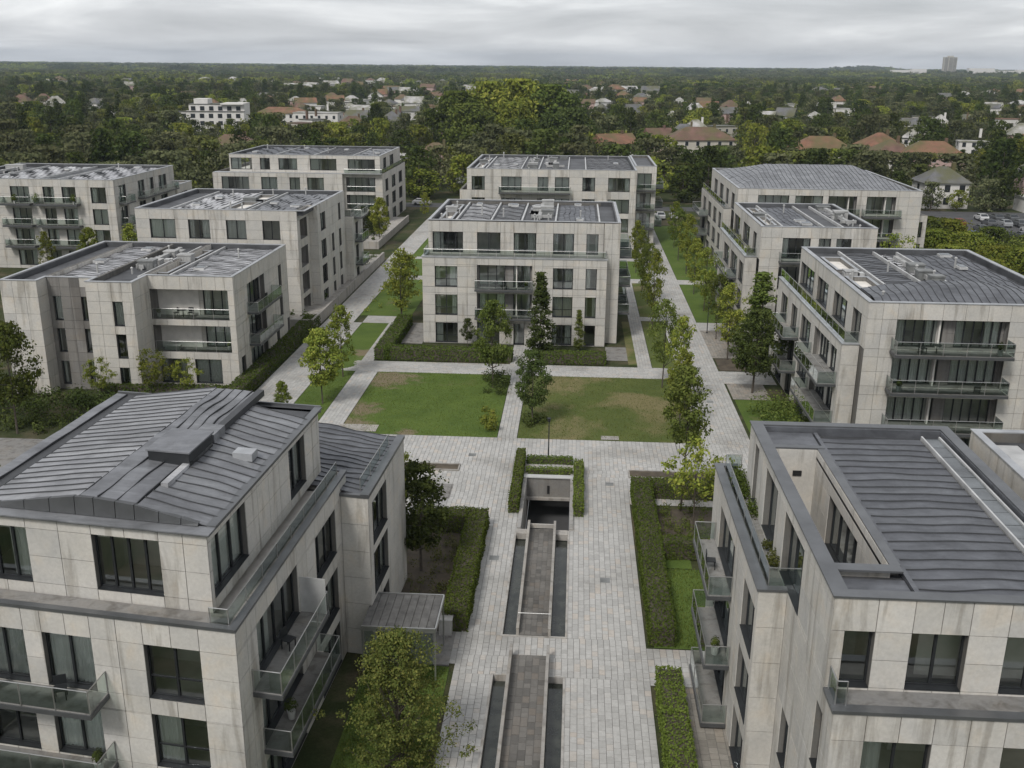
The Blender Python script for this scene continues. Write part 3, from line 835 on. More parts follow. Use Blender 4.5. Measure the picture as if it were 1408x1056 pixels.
# lawns
def lawn(x0, x1, y0, y1, mat, label, name='lawn', z=-.012):
    k = MB(); nx = max(1, int((x1 - x0) / 1.2)); ny = max(1, int((y1 - y0) / 1.2))
    for i in range(nx + 1):
        for j in range(ny + 1):
            k.v.append((x0 + (x1 - x0) * i / nx, y0 + (y1 - y0) * j / ny, z + (rnd.uniform(0, .05) if 0 < i < nx and 0 < j < ny else 0)))
    for i in range(nx):
        for j in range(ny):
            a = i * (ny + 1) + j; k.f.append((a, a + ny + 1, a + ny + 2, a + 1)); k.mi.append(0)
    return struct(name, k, mat, label)
LAWNS = [(-19.75, -6.15, 79.35, 97.35, 'lawn_worn', 'mown green lawn left of the middle path with worn brown patches'),
         (-4.4, 10.95, 79.35, 97.35, 'lawn_dry', 'yellowing mown lawn right of the middle path'),
         (-25.55, -22.15, 79.35, 117.4, 'lawn_worn', 'grass strip with young lime trees beside the left lane'),
         (-26.65, -20.2, 121.1, 143.5, 'lawn', 'long grass panel left of the central block'),
         (-26.65, -18.6, 146.5, 159.9, 'lawn', 'second grass panel left of the central block'),
         (-26.65, -20, 162.1, 190, 'lawn', 'farthest grass panel beside the left lane'),
         (8.45, 10.95, 101.25, 121.5, 'lawn_dry', 'narrow tree bed between footpath and right lane'),
         (8.45, 10.95, 123.7, 144.2, 'lawn_dry', 'second narrow tree bed between footpath and right lane'),
         (7.0, 10.95, 147.3, 161.4, 'lawn', 'third narrow tree bed beside the right lane'),
         (15.25, 19.1, 121.4, 144.0, 'lawn', 'grass bed on the right of the lane in front of the second right block'),
         (15.25, 22.3, 147.3, 200, 'lawn', 'grass bed in front of the farthest right block'),
         (15.5, 20.7, 74.0, 91.4, 'lawn', 'shrubby lawn in front of the third right block'),
         (-10.3, -5.95, 28, 45.3, 'lawn', 'narrow shaded lawn under the big birch beside the near left block'),
         (6.1, 7.9, 57.1, 60, 'lawn', 'small square lawn behind the near right hedge'),
         (4.9, 8.6, 47.9, 57.0, 'lawn', 'small lawn between hedge and near right block'),
         (-24, -18.5, 63.5, 75.7, 'lawn', 'grass behind the near left block'),
         (6.0, 7.2, 102, 121, 'lawn_dry', 'worn grass verge beside the central block')]
for q in LAWNS: lawn(*q[:4], M[q[4]], q[5])
def sheet(name, x0, x1, y0, y1, mat, label, z=-.02):
    return struct(name, MB().poly([(x0, y0, z), (x1, y0, z), (x1, y1, z), (x0, y1, z)], [(0, 1, 2, 3)]), mat, label)
sheet('garden_bed', -10.3, -6.6, 48.8, 61.5, M['soil'], 'planted soil bed enclosed by the left hedge', -.016)
sheet('garden_bed', 6.1, 11.5, 60.1, 66.0, M['soil'], 'bare soil bed enclosed by the right hedge', -.016)
sheet('garden_bed', -60, -30.35, 70, 91.0, M['meadow'], 'overgrown garden in front of the left middle block', -.018)
sheet('path', -60, -30.25, 68.5, 75.7, M['terrace'], 'grey footpath leading left behind the near left block', -.008)
sheet('tree_bed', 15.4, 18.3, 100.9, 105.4, M['soil'], 'square soil bed round a street tree on the right', -.01)
sheet('patio', -21.0, -16.9, 108.5, 118, M['terrace'], 'small terrace at the left corner of the central block', -.012)
sheet('patio', 3.7, 6.0, 103.6, 109, M['terrace'], 'small terrace at the right corner of the central block', -.012)
for i, (x, y, w, d, l) in enumerate([(-18.3, 80.6, 3.4, 1.7, 'pale worn slab patch at the near left corner of the left lawn'), (3.4, 79.9, 1.5, .9, 'small pale slab patch at the front edge of the right lawn')]):
    sheet('slab', x - w / 2, x + w / 2, y - d / 2, y + d / 2, M['kerb'], l, .045)
# asphalt road behind the estate
sheet('road', -120, 140, 222, 229, M['asphalt'], 'asphalt road running behind the estate', -.03)
sheet('road', -30, 17, 205.2, 221.9, M['kerb'], 'pale forecourt between the rear blocks and the road', -.034)
sheet('car_park', 52, 125, 185, 221.9, M['asphalt'], 'grey car park on the right behind the estate', -.035)
for (x0, x1, y0, y1, l) in ((-13.3, -8.5, 71.7, 73.0, 'low planter strip on the left side of the plaza'), (4.6, 10.7, 71.4, 72.8, 'low planter strip on the right side of the plaza')):
    o = link('planter', MB().box(x0, x1, y0, y1, -.06, .0).box(x0, x0 + .1, y0, y1, 0.001, .12).box(x1 - .1, x1, y0, y1, 0.001, .12).box(x0 + .1, x1 - .1, y0, y0 + .1, .001, .12).box(x0 + .1, x1 - .1, y1 - .1, y1, .001, .12).mesh('planter', M['kerb']))
    tag(o, l, 'planter')
    link('soil', MB().box(x0 + .1, x1 - .1, y0 + .1, y1 - .1, .001, .06).mesh('soil', M['soil']), o)
o = tag(link('stone_slab', MB().box(-13.0, -8.6, 66.5, 69.2, -.06, .0).box(-12.9, -8.7, 66.6, 69.1, 0.001, .05).mesh('stone_slab', M['terrace'])), 'dark sunken slab set in the paving left of the stair well', 'slab')

# sunken ramp 1, pit, ramp 2
def basin(x0, x1, y0, y1, zb, label, rx0, rx1, zr0, zr1, pond=True):
    mb = MB(); t = .12
    mb.box(x0 - t, x0, y0, y1, zb, .05); mb.box(x1, x1 + t, y0, y1, zb, .05)
    mb.box(x0 - t, x1 + t, y0 - t, y0, zb, .05)
    if y1 < 50: mb.box(x0 - t, x1 + t, y1, y1 + t, zb, .0)
    mb.box(x0, x1, y0, y1, zb - .1, zb)
    o = tag(link('basin', mb.mesh('basin', M['pit_wall'])), label, kind='structure')
    return o
def ramp_way(x0, x1, y0, y1, z0, z1, label, rail_over=.0):
    """dark paved ramp between two metal-capped side walls"""
    root = tag(link('ramp', None), label, 'ramp')
    wl = MB(); g = .15
    for a, b in ((x0 - g, x0), (x1, x1 + g)):
        wl.poly([(a, y0, -.7), (b, y0, -.7), (b, y1, -.7), (a, y1, -.7), (a, y0, z0 + .38), (b, y0, z0 + .38), (b, y1, z1 + .62), (a, y1, z1 + .62)], BF)
    link('side_wall', wl.mesh('side_wall', M['kerb']), root)
    bd = MB().poly([(x0, y0, z0 - .6), (x1, y0, z0 - .6), (x1, y1, z1 - .6), (x0, y1, z1 - .6), (x0, y0, z0 - .03), (x1, y0, z0 - .03), (x1, y1, z1 - .03), (x0, y1, z1 - .03)], BF)
    link('ramp_base', bd.mesh('ramp_base', M['grout']), root)
    n = 5; w = (x1 - x0) / n
    zf = lambda y: z0 + (z1 - z0) * (y - y0) / (y1 - y0)
    pv = []
    for i in range(n):
        y = y0 - rnd.random() * .3
        while y < y1 - .02:
            L = rnd.choice((.4, .55, .7)); a, b = max(y, y0) + .012, min(y + L, y1) - .012; y += L
            if b - a < .05: continue
            X0, X1 = x0 + w * i + .012, x0 + w * (i + 1) - .012; dz = rnd.uniform(-.006, .008)
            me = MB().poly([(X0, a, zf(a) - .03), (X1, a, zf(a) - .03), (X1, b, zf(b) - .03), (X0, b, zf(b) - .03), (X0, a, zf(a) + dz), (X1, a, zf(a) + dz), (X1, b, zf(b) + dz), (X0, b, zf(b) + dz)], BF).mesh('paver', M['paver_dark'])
            link('paver', me, root)
    for a in (x0 - g / 2, x1 + g / 2):
        c = MB().poly([(a - .08, y0 - .02, z0 + .382), (a + .08, y0 - .02, z0 + .382), (a + .08, y1 + .02, z1 + .622), (a - .08, y1 + .02, z1 + .622), (a - .08, y0 - .02, z0 + .41), (a + .08, y0 - .02, z0 + .41), (a + .08, y1 + .02, z1 + .65), (a - .08, y1 + .02, z1 + .65)], BF)
        link('capping', c.mesh('capping', M['kerb']), root)
    return root
basin(-3.4, .05, 48.55, 61.8, -.9, 'concrete edged basin on both sides of the upper ramp', 0, 0, 0, 0)
r1 = ramp_way(-2.5, -.9, 48.5, 62.0, .12, .0, 'upper dark paved ramp between pale side walls leading to the stair well')
link('handrail', MB().tube([(-2.6, 49.7, .12), (-2.6, 49.7, .75), (-.8, 49.7, .75), (-.8, 49.7, .12)], .025, 6).mesh('handrail', M['rail']), r1)
link('gate_beam', MB().box(-2.5, -.9, 62.05, 62.2, .05, .32).mesh('gate_beam', M['kerb']), r1)
basin(-3.6, 0, 30.1, 44.75, -.9, 'concrete edged basin on both sides of the lower ramp', 0, 0, 0, 0)
ramp_way(-2.7, -.9, 30.2, 46.5, .3, .12, 'lower dark paved ramp between pale side walls at the front of the plaza')
for (x0, x1, y0, y1, l) in ((-3.39, -2.66, 48.6, 61.4, 'slate dark shallow water left of the upper ramp'), (-.74, .04, 48.6, 61.4, 'dark water channel right of the upper ramp'), (-3.59, -2.86, 30.2, 44.7, 'dark water channel left of the lower ramp'), (-.74, -.01, 30.2, 44.7, 'weedy water channel right of the lower ramp')):
    sheet('water', x0, x1, y0, y1, M['water'], l, -.35)
for (x0, x1, l) in ((-3.39, -2.66, 'short stone bridge at the far end of the left channel'), (-.74, .04, 'short stone bridge at the far end of the right channel')):
    tag(link('stone_bridge', MB().box(x0, x1, 61.0, 61.7, -.3, .12).mesh('stone_bridge', M['kerb'])), l, 'bridge')
pt = tag(link('stair_well', None), 'deep sunken stair well with concrete back wall behind the upper ramp', 'stair well')
w = MB(); zb = -3.6
w.box(-3.4, -3.15, 61.95, 72.3, zb, .12); w.box(.15, .4, 61.95, 72.3, zb, .12)
link('side_wall', w.mesh('side_wall', M['pit_wall']), pt)
for k, (a, b) in enumerate(((-3.14, -1.5), (-1.49, .14))):
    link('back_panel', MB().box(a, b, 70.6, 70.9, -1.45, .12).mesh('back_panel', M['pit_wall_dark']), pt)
link('lintel', MB().box(-3.14, .14, 70.3, 70.59, -1.6, -1.42).mesh('lintel', M['kerb']), pt)
link('cap', MB().box(-3.4, .4, 70.5, 71.1, .125, .2).mesh('cap', M['white_metal']), pt)
link('notice', MB().box(-1.6, -1.42, 70.55, 70.598, -1.15, -.5).mesh('notice', M['black']), pt)
link('pit_floor', MB().box(-3.14, .14, 61.95, 76, zb - .1, zb).mesh('pit_floor', M['asphalt']), pt)
link('front_wall', MB().box(-3.14, .14, 62.25, 62.4, zb, -.3).mesh('front_wall', M['pit_wall']), pt)
link('garage_opening', MB().box(-3.14, .14, 75.8, 76, zb, -1.5).box(-3.4, -3.15, 72.31, 76, zb, -1.5).box(.15, .4, 72.31, 76, zb, -1.5).mesh('garage_opening', M['pit_wall']), pt)
st = MB()
for i in range(9): st.box(-2.4, -1.0, 62.45 + i * .38, 62.45 + (i + 1) * .38 - .002, zb, -.4 - i * .36)
link('steps', st.mesh('steps', M['kerb']), pt)

# ================================================================== APARTMENT BLOCKS
# A: near left (its plan is slightly skewed)
A = Bld('apartment_block', 'near left block with a pale grey standing seam roof filling the lower left corner', 'building', -12.2, 32, (.044, -.13))
S3 = [dict(u0=-16.0, u1=-13.7, z0=6.5, z1=8.85, n=2, t=True, cur=.9), dict(u0=-16.0, u1=-13.7, z0=3.35, z1=5.75, n=2, t=True, cur=.3), dict(u0=-16.0, u1=-13.7, z0=.1, z1=2.4)]
for z in (6.5, 3.35, .1):
    S3 += [dict(u0=-20.3, u1=-18.2, z0=z, z1=z + 2.35, n=2, cur=.1), dict(u0=-23.2, u1=-21.1, z0=z, z1=z + 2.35, n=2)]
E3 = []
for z in (6.5, 3.3, .1): E3 += [dict(u0=34.1, u1=39.2, z0=z, z1=z + 2.4, n=4, cur=.3)]
for z in (6.4, 3.2, .1): E3 += [dict(u0=41.9, u1=45.3, z0=z, z1=z + 2.4, n=3)]
A.volume(-24.9, -12.2, 32, 47.5, 0, 9.85, 'SEW', {'S': S3, 'E': E3})
A.volume(-24.6, -13.5, 33.1, 47.4, 9.85, 13.2, 'SENW', {'S': [dict(u0=-18.3, u1=-15.5, z0=10.35, z1=12.7, n=4, cur=.9), dict(u0=-23.4, u1=-21.1, z0=10.35, z1=12.7, n=3)],
     'E': [dict(u0=33.4, u1=37.0, z0=10.35, z1=12.8, n=3), dict(u0=42.6, u1=45.0, z0=10.35, z1=12.8, n=2)]})
A.volume(-18, -10.7, 46.2, 54.8, 0, 9.1, 'SEN', {'E': [dict(u0=47.0, u1=50.2, z0=z, z1=z + 2.4, n=3) for z in (6.1, 3.2, .1)]})
# terrace
f = MB()
f.box(-24.6, -12.48, 32.25, 33.05, 9.6, 9.9); f.box(-13.06, -12.48, 33.05, 47.4, 9.6, 9.9); A.part('terrace_floor', f, M['terrace'])
c = MB(); c.box(-24.95, -12.15, 31.94, 32.24, 9.852, 9.98); c.box(-12.47, -12.15, 32.245, 47.55, 9.852, 9.98); A.part('coping', c, M['coping_dark'])
A.balustrade([(-13.3, 32.3), (-12.55, 32.3), (-12.55, 47.0)], 9.9, .7, pl=1.8)
# roof: broad fold with gutter, ridge band, east slope, south gablet
ye, yn, xw, xe = 33.0, 47.6, -24.68, -13.42
def roofA(x, y):
    z = 13.25
    if x > -16.6: z += .62 * (-13.4 - x) / 3.2
    elif x > -18.9: z += .62 + (x + 16.6) * -.08
    elif x > -23.6: z += .78 * (x + 23.6) / 4.7
    else: z += .02 + (-23.6 - x) * .05
    return z
ed = MB(); ed.box(xw, xe + .08, ye - .1, ye + .6, 13.205, 13.26); A.part('eave_flashing', ed, M['seam'])
ed = MB(); ed.box(xe - .3, xe + .09, ye + .61, yn, 13.23, 13.31); A.part('eave_flashing', ed, M['coping_dark'])
gb = MB()
xs_ = [-23.6, -22.4, -21.3, -20.2, -19.1, -18.3, -17.4, -16.6, -15.6, -14.7, -14.0]
for a, b in zip(xs_[:-1], xs_[1:]):
    g = MB(); g.poly([(a + .015, ye + .5, 13.285), (b - .015, ye + .5, 13.285), (b - .015, ye + .55, roofA(b, 0) + .02), (a + .015, ye + .55, roofA(a, 0) + .02),
                      (a + .015, ye + .8, 13.285), (b - .015, ye + .8, 13.285), (b - .015, ye + .8, roofA(b, 0)), (a + .015, ye + .8, roofA(a, 0))], [(0, 1, 2, 3), (4, 7, 6, 5), (0, 4, 5, 1), (2, 6, 7, 3), (0, 3, 7, 4), (1, 5, 6, 2)])
    A.part('gable_panel', g, M['edge'])
A.seams(-23.5, -18.95, ye + .7, yn - .2, roofA, 'x', .6, M['seam_mid'], False, .01, .35, .02)
A.seams(-16.5, xe - .02, ye + .65, yn - 1.9, roofA, 'x', .68, M['seam'], False, .02, .35, .10)
A.seams(-18.9, -16.55, ye + .7, 38.4, roofA, 'y', .78, M['seam'], False, .02, .5, .04)
A.seams(-18.9, -16.55, 38.45, yn - .2, roofA, 'y', .47, M['seam'], False, .03, .5, .07)
A.seams(-24.62, -24.0, ye + .7, yn - .2, roofA, 'y', .62, M['seam'], False, .015, .8, .03)
g = MB(); g.box(-23.98, -23.55, ye + 1.2, yn, 13.21, 13.25); A.part('gutter', g, M['rib'])
g = MB(); g.box(-24.6, xe, ye + .1, yn, 13.08, 13.2); A.part('roof_deck', g, M['membrane'])
g = MB(); g.box(-28, -16.5, yn - .2, yn + .12, 13.3, 14.5); A.part('roof_edge', g, M['seam']) if False else None
k = MB(); k.box(-18.0, -16.15, 37.7, 40.2, 13.75, 14.4); kb = A.part('skylight_box', k, M['frame'])
k = MB(); k.box(-18.07, -16.08, 37.63, 40.27, 14.402, 14.47); A.part('lid', k, M['seam'], kb)
k = MB(); k.box(-17.2, -16.2, 40.5, 41.8, 13.7, 14.2); A.part('vent_box', k, M['seam'])
k = MB(); k.box(-16.65, -16.3, 40.3, yn - .3, 13.8, 14.12); A.part('ridge_step', k, M['rib'])
k = MB(); k.box(-16.45, -16.15, ye + 2.6, 40.2, 13.7, 13.95); A.part('ridge_flashing', k, M['seam_light'])
k = MB(); k.box(-15.0, -14.1, 39.6, 40.3, 13.45, 13.8); A.part('roof_hatch', k, M['coping'])
# lower back wing roof
A.seams(-17.8, -10.9, 46.4, 54.6, lambda x, y: 9.2 + .12 * (-10.9 - x) * .9, 'x', .6, M['seam_dark'], True, .05, .5, .08)
c = MB(); c.box(-11.1, -10.65, 46.15, 54.85, 9.102, 9.3); c.box(-18, -11.1, 46.15, 46.4, 9.102, 9.25); A.part('coping', c, M['coping_dark'])
A.balustrade([(-11.2, 46.6), (-11.2, 53)], 9.3, .7, pl=2)
A.balcony('E', -12.2, 33.2, 39.7, 6.45, 1.25); A.balcony('E', -12.2, 33.9, 41.2, 3.25, 1.25)
A.balcony('S', 32, -23.6, -17.7, 6.45, 1.45); A.balcony('S', 32, -23.6, -17.7, 3.25, 1.45)
k = MB()
for y in (34.2, 38.6): k.box(-12.19, -10.99, y + 5.2 - .03, y + 5.2, 6.46, 8.2) if y < 35 else None
A.part('privacy_screen', k, M['white_metal'])
g = MB(); g.box(-24.68, xe, yn - .02, yn + .1, 13.0, 13.35); A.part('eave_flashing', g, M['coping_dark'])
A.finish()

# entrance canopy and pit beside A
cn = tag(link('entrance_canopy', None), 'flat slatted entrance canopy on glass sides against the near left block', 'canopy')
for i in range(9):
    link('deck_board', MB().box(-10.2 + i * .41, -10.2 + i * .41 + .385, 44.0, 47.3, 2.93, 3.0).mesh('deck_board', M['canopy']), cn)
link('frame', MB().box(-10.25, -6.45, 43.9, 43.99, 2.8, 3.04).box(-10.25, -6.45, 47.31, 47.4, 2.8, 3.04).box(-6.5, -6.42, 43.99, 47.31, 2.8, 3.04).mesh('frame', M['rail']), cn)
for q in ((-10.2, 44), (-6.5, 44), (-6.5, 47.25), (-10.2, 47.25)):
    link('post', MB().box(q[0] - .04, q[0] + .04, q[1] - .04, q[1] + .04, 0, 2.8).mesh('post', M['rail']), cn)
link('glass_panel', MB().poly([(-10.1, 43.95, .1), (-6.6, 43.95, .1), (-6.6, 43.95, 2.75), (-10.1, 43.95, 2.75)], [(0, 1, 2, 3)]).mesh('glass_panel', M['balglass']), cn)
link('floor', MB().box(-10.4, -6.0, 45.4, 48.6, -.05, .03).mesh('floor', M['terrace']), cn)
tag(link('stone_planter', MB().box(-6.9, -6.2, 48.2, 48.9, 0, .9).box(-6.95, -6.15, 48.15, 48.95, .902, 1.0).mesh('stone_planter', M['plant_pot'])), 'pale block planter at the corner of the left hedge', 'planter')

# B: near right
B = Bld('apartment_block', 'near right block with a dark seamed roof and a long open roof court', 'building', 8.9, 28.8)
pa = (9.85, 11.35, 32.6, 43.8)
oS = []
for u0, u1, n in ((9.35, 10.35, 1), (11.55, 13.4, 2), (14.65, 16.5, 2)): oS.append(dict(u0=u0, u1=u1, z0=9.95, z1=12.1, n=n, d=.3, cur=.9))
B.wall('S', 30.1, 8.9, 18.3, 9.8, 13.35, oS, endin=0)
B.wall('W', 8.9, 30.1, 47.2, 9.8, 13.35, [dict(u0=34.6, u1=38.2, z0=10.0, z1=12.75, n=3, d=.3, cur=.3), dict(u0=39.9, u1=42.6, z0=10.0, z1=12.85, n=2, d=.3), dict(u0=44.6, u1=45.6, z0=10.0, z1=12.9, n=1, d=.3)], endin=.352)
B.wall('N', 47.2, 8.9, 18.3, 9.8, 13.35, [dict(u0=11, u1=14, z0=10, z1=12.3)])
B.wall('E', 18.3, 30.1, 47.2, 9.8, 13.35, [], endin=.352)
# roof court walls
B.wall('W', 11.36, 32.5, 43.9, 9.8, 13.28, [dict(u0=36.4, u1=41.0, z0=9.95, z1=12.3, n=4, cur=.9), dict(u0=33.3, u1=34.2, z0=9.95, z1=12.2, n=1)], endin=.0)
q = MB(); q.box(9.5, 11.36, 43.81, 44.05, 9.8, 13.28); q.box(9.5, 11.36, 32.35, 32.59, 9.8, 13.28); q.box(9.42, 9.5, 32.35, 44.05, 9.8, 13.28)
q.box(9.5, 9.84, 32.6, 34.2, 9.8, 13.28) if False else None
ct = B.part('roof_court', q, M['panel'])
q = MB().box(9.5, 11.36, 32.6, 43.8, 9.72, 9.82); B.part('court_floor', q, M['terrace'], ct)
q = MB().box(10.35, 10.75, 43.76, 43.805, 12.0, 12.25); B.part('vent_grille', q, M['black'], ct)
B.rooms.box(12.2, 17.5, 31.2, 46, 9.85, 12.6)
B.volume(8.9, 18.3, 28.8, 47.2, 0, 9.8, 'SW', {'S': [dict(u0=10.0, u1=12.2, z0=6.5, z1=8.75, n=2, cur=.3), dict(u0=14.5, u1=16.6, z0=6.5, z1=8.75), dict(u0=10.0, u1=12.2, z0=3.3, z1=5.55), dict(u0=14.5, u1=16.6, z0=3.3, z1=5.55)],
     'W': [dict(u0=30.0, u1=30.9, z0=6.4, z1=8.9, n=1, d=.25), dict(u0=34.2, u1=35.6, z0=3.0, z1=5.3, n=1)]})
oW = [dict(u0=36.95, u1=39.7, z0=z, z1=z + 2.4, n=2) for z in (6.5, 3.3, .1)] + [dict(u0=42.4, u1=47.2, z0=z, z1=z + 2.4, n=3, cur=.3) for z in (6.5, 3.3, .1)]
B.volume(7.75, 8.9, 36.5, 49.9, 0, 9.95, 'SWN', {'W': oW}, core=False)
B.rooms.box(8.3, 8.86, 36.9, 49.5, 9.3, 9.55)
# west terrace with planting trough
c = MB(); c.box(7.68, 8.12, 36.44, 49.96, 9.952, 10.05); c.box(8.12, 8.9, 36.44, 36.8, 9.952, 10.05); c.box(8.12, 8.9, 49.6, 49.96, 9.952, 10.05); B.part('coping', c, M['coping_dark'])
f = MB(); f.box(8.12, 9.1, 36.8, 49.6, 9.6, 9.82); f.box(9.1, 9.24, 47.21, 49.6, 9.6, 9.82); B.part('terrace_floor', f, M['terrace'])
B.balustrade([(9.3, 36.95), (8.2, 36.95), (8.2, 49.4), (9.0, 49.4)], 9.82, .95, pl=2.1)
# south terrace
f = MB(); f.box(9.2, 18.3, 29.16, 30.09, 9.81, 9.86); B.part('terrace_floor', f, M['terrace'])
c = MB(); c.box(8.84, 18.4, 28.74, 29.15, 9.803, 9.92); c.box(8.84, 9.2, 29.15, 30.08, 9.803, 9.92); B.part('coping', c, M['coping_dark'])
B.balustrade([(9.0, 30.0), (9.0, 29.1), (9.35, 29.1)], 9.92, .9, pl=1.2)
# roof
hl = (9.5, 11.36, 32.35, 44.05)
ch = (16.75, 17.75, 29.9, 46.0)
deck(B, 9.2, 18.0, 30.5, 46.8, 12.95, [hl])
c = MB()
for r in ((8.84, 18.36, 30.04, 30.55), (8.84, 18.36, 46.75, 47.26), (8.84, 9.42, 30.55, 46.75), (17.85, 18.36, 30.55, 46.75)): c.box(*r, 13.352, 13.42)
B.part('coping', c, M['coping_dark'])
c = MB(); c.box(9.42, 11.7, 32.05, 32.55, 13.285, 13.36); c.box(11.38, 11.75, 32.55, 43.85, 13.285, 13.34); c.box(9.42, 11.7, 43.85, 44.2, 13.285, 13.36); B.part('court_rim', c, M['coping_dark'])
for r, z1 in (((9.25, 17.95, 30.4, 30.55), 13.35), ((9.25, 17.95, 46.6, 46.75), 13.35), ((17.8, 17.95, 30.55, 46.6), 13.35)):
    B.part('parapet', MB().box(*r, 12.9, z1), M['seam_dark'])
B.seams(11.95, 16.7, 30.75, 46.1, lambda x, y: 13.06 + .03 * math.sin(x * .9), 'x', .72, M['seam_dark'], False, .015, .3, .06)
B.part('roof_flashing', MB().box(11.76, 11.93, 30.7, 46.4, 12.98, 13.2), M['seam_dark'])
B.part('roof_flashing', MB().box(9.5, 11.7, 30.6, 31.9, 12.96, 13.1), M['seam_dark'])
B.part('roof_flashing', MB().box(9.45, 11.7, 44.3, 46.5, 12.96, 13.12), M['seam_dark'])
k = MB(); k.box(16.78, 16.86, 30.6, 46.2, 12.96, 13.24); k.box(17.6, 17.68, 30.6, 46.2, 12.96, 13.24); cf = B.part('skylight_strip', k, M['white_metal'])
for i in range(13):
    y = 30.7 + i * 1.19
    B.part('pane', MB().box(16.87, 17.59, y, y + 1.13, 13.1, 13.14 + rnd.uniform(0, .04)), M['skylight'], cf)
B.balcony('W', 7.75, 42.2, 48.2, 6.45, 1.15); B.balcony('W', 7.75, 41.4, 46.8, 3.25, 1.2); B.balcony('W', 7.75, 41.0, 46.0, .35, 1.2)
B.finish()
def std_top(b, x0, x1, y0, y1, ztop, bays, seed, w=.35, cmat=None, dz=.5):
    b.coping(x0, x1, y0, y1, ztop, w, cmat)
    t = .1
    c = MB(); a = .352
    c.box(x0 + a, x1 - a, y0 + a, y0 + a + t, ztop - dz - .1, ztop); c.box(x0 + a, x1 - a, y1 - a - t, y1 - a, ztop - dz - .1, ztop)
    c.box(x0 + a, x0 + a + t, y0 + a + t, y1 - a - t, ztop - dz - .1, ztop); c.box(x1 - a - t, x1 - a, y0 + a + t, y1 - a - t, ztop - dz - .1, ztop)
    b.part('parapet', c, M['membrane'])
    bay_roof(b, x0 + .46, x1 - .46, y0 + .46, y1 - .46, ztop - dz, bays, seed=seed)
def terr(b, x0, x1, y0, y1, z, sides, rail=True, h=1.0):
    """terrace deck with coping round the edge of a lower volume top"""
    b.part('terrace_floor', MB().box(x0 + .36, x1 - .36, y0 + .36, y1 - .36, z - .2, z - .08), M['terrace'])
    b.coping(x0, x1, y0, y1, z, .34, M['coping'], .05, .03)

# G: central block
G = Bld('apartment_block', 'central four storey block facing the two lawns', 'building', -7, 109)
gs = WF(-15.4, -12.9, (1, 2, 3), 2, t=True) + WF(-2.3, -.1, (1, 2, 3), 2, t=True) + WF(1.3, 2.5, (1, 2, 3), 1)
gs += LG(-10.7, -4.6, (2, 3), [(-10.5, -7.6, 3), (-6.7, -4.8, 2)], .5)
gs += [dict(u0=-10.7, u1=-8.2, z0=.1, z1=2.5, n=2), dict(u0=-6.6, u1=-5.4, z0=.02, z1=2.4, n=1, d=.34)]
G.volume(-16.8, 3.6, 109, 128.6, 0, 9.75, 'SWE', {'S': gs, 'W': WF(112, 114.5, (1, 2, 3)) + WF(118, 121, (1, 2, 3)) + WF(124.5, 126, (1, 2, 3), 1)})
gp = [dict(u0=a, u1=b, z0=9.98, z1=12.25, n=n) for a, b, n in ((-15.9, -12.5, 4), (-10.9, -8.3, 2), (-6.8, -4.3, 2), (-2.4, -.1, 2), (1.3, 2.6, 1))]
G.volume(-16.4, 3.2, 111.3, 129, 9.75, 13.45, 'SWN', {'S': gp, 'W': [dict(u0=115, u1=118, z0=10, z1=12.2), dict(u0=122, u1=125, z0=10, z1=12.2)]})
G.volume(3.2, 5.0, 110.6, 129.4, 0, 13.55, 'SEN', {'E': WF(112, 115.5, (1, 2, 3, 4), 3) + WF(118, 121.5, (1, 2, 3, 4), 3) + WF(124.5, 127, (1, 2, 3, 4), 2)}, core=False)
G.part('terrace_floor', MB().box(-16.4, 3.2, 109.36, 111.29, 9.6, 9.8), M['terrace'])
c = MB(); c.box(-16.86, 3.66, 108.95, 109.35, 9.752, 9.9); c.box(-16.86, -16.42, 109.35, 128.6, 9.752, 9.88); G.part('coping', c, M['coping'])
G.balustrade([(-16.6, 112), (-16.6, 109.15), (3.45, 109.15), (3.45, 110.5)], 9.9, .75, pl=2)
std_top(G, -16.4, 5.0, 111.3, 129.2, 13.55, [(3.0, 'C'), (4.8, 'L'), (4.2, 'S'), (4.6, 'E'), (6.0, 'D'), (2.2, 'F')], 3, .3)
G.balcony('S', 109, -10.9, -4.5, 6.45, 1.1); G.balcony('S', 109, -10.9, -4.5, 3.25, 1.1)
for z in (9.7, 6.45, 3.25):
    G.balcony('E', 5.0, 112, 116.5, z, 1.4); G.balcony('E', 5.0, 118, 122, z, 1.4)
G.finish()

# D: right block behind B
D = Bld('apartment_block', 'third right block with open seamed metal roof and long west terrace', 'building', 22, 74.6)
ds = []
for z0, z1 in ((9.85, 12.15), (6.9, 9.2), (3.8, 6.2), (.3, 2.9)):
    ds.append(dict(k='l', u0=24.2, u1=32.4, z0=z0, z1=z1, D=.75, sub=[(24.4, 27.9, 5), (28.8, 32.2, 5)]))
D.volume(22, 37.8, 74.6, 98.6, 0, 13.4, 'SE', {'S': ds, 'E': WF(80, 84, (1, 2, 3, 4)) + WF(88, 92, (1, 2, 3, 4))})
D.wall('W', 22, 74.6, 98.6, 9.8, 13.4, [dict(u0=a, u1=b, z0=9.95, z1=12.15, n=n, d=.3) for a, b, n in ((76.2, 78.7, 2), (80.5, 84.8, 3), (86.9, 90.9, 3), (92.3, 98.0, 4))], endin=.352)
D.wall('W', 22, 74.6, 98.6, 0, 9.8, [], endin=.352, panels=False)
D.wall('N', 98.6, 22, 37.8, 0, 13.4, [dict(u0=25, u1=28, z0=z, z1=z + 2.3) for z in (3.3, 6.5, 10)])
dw = WF(86.4, 90.2, (1, 2, 3), 3) + LG(77.2, 84.9, (1, 2, 3), [(77.6, 80.8, 3), (81.6, 84.6, 3)], .5) + WF(92, 94.5, (1, 2, 3), 2) + WF(96.5, 99.5, (1, 2, 3), 3)
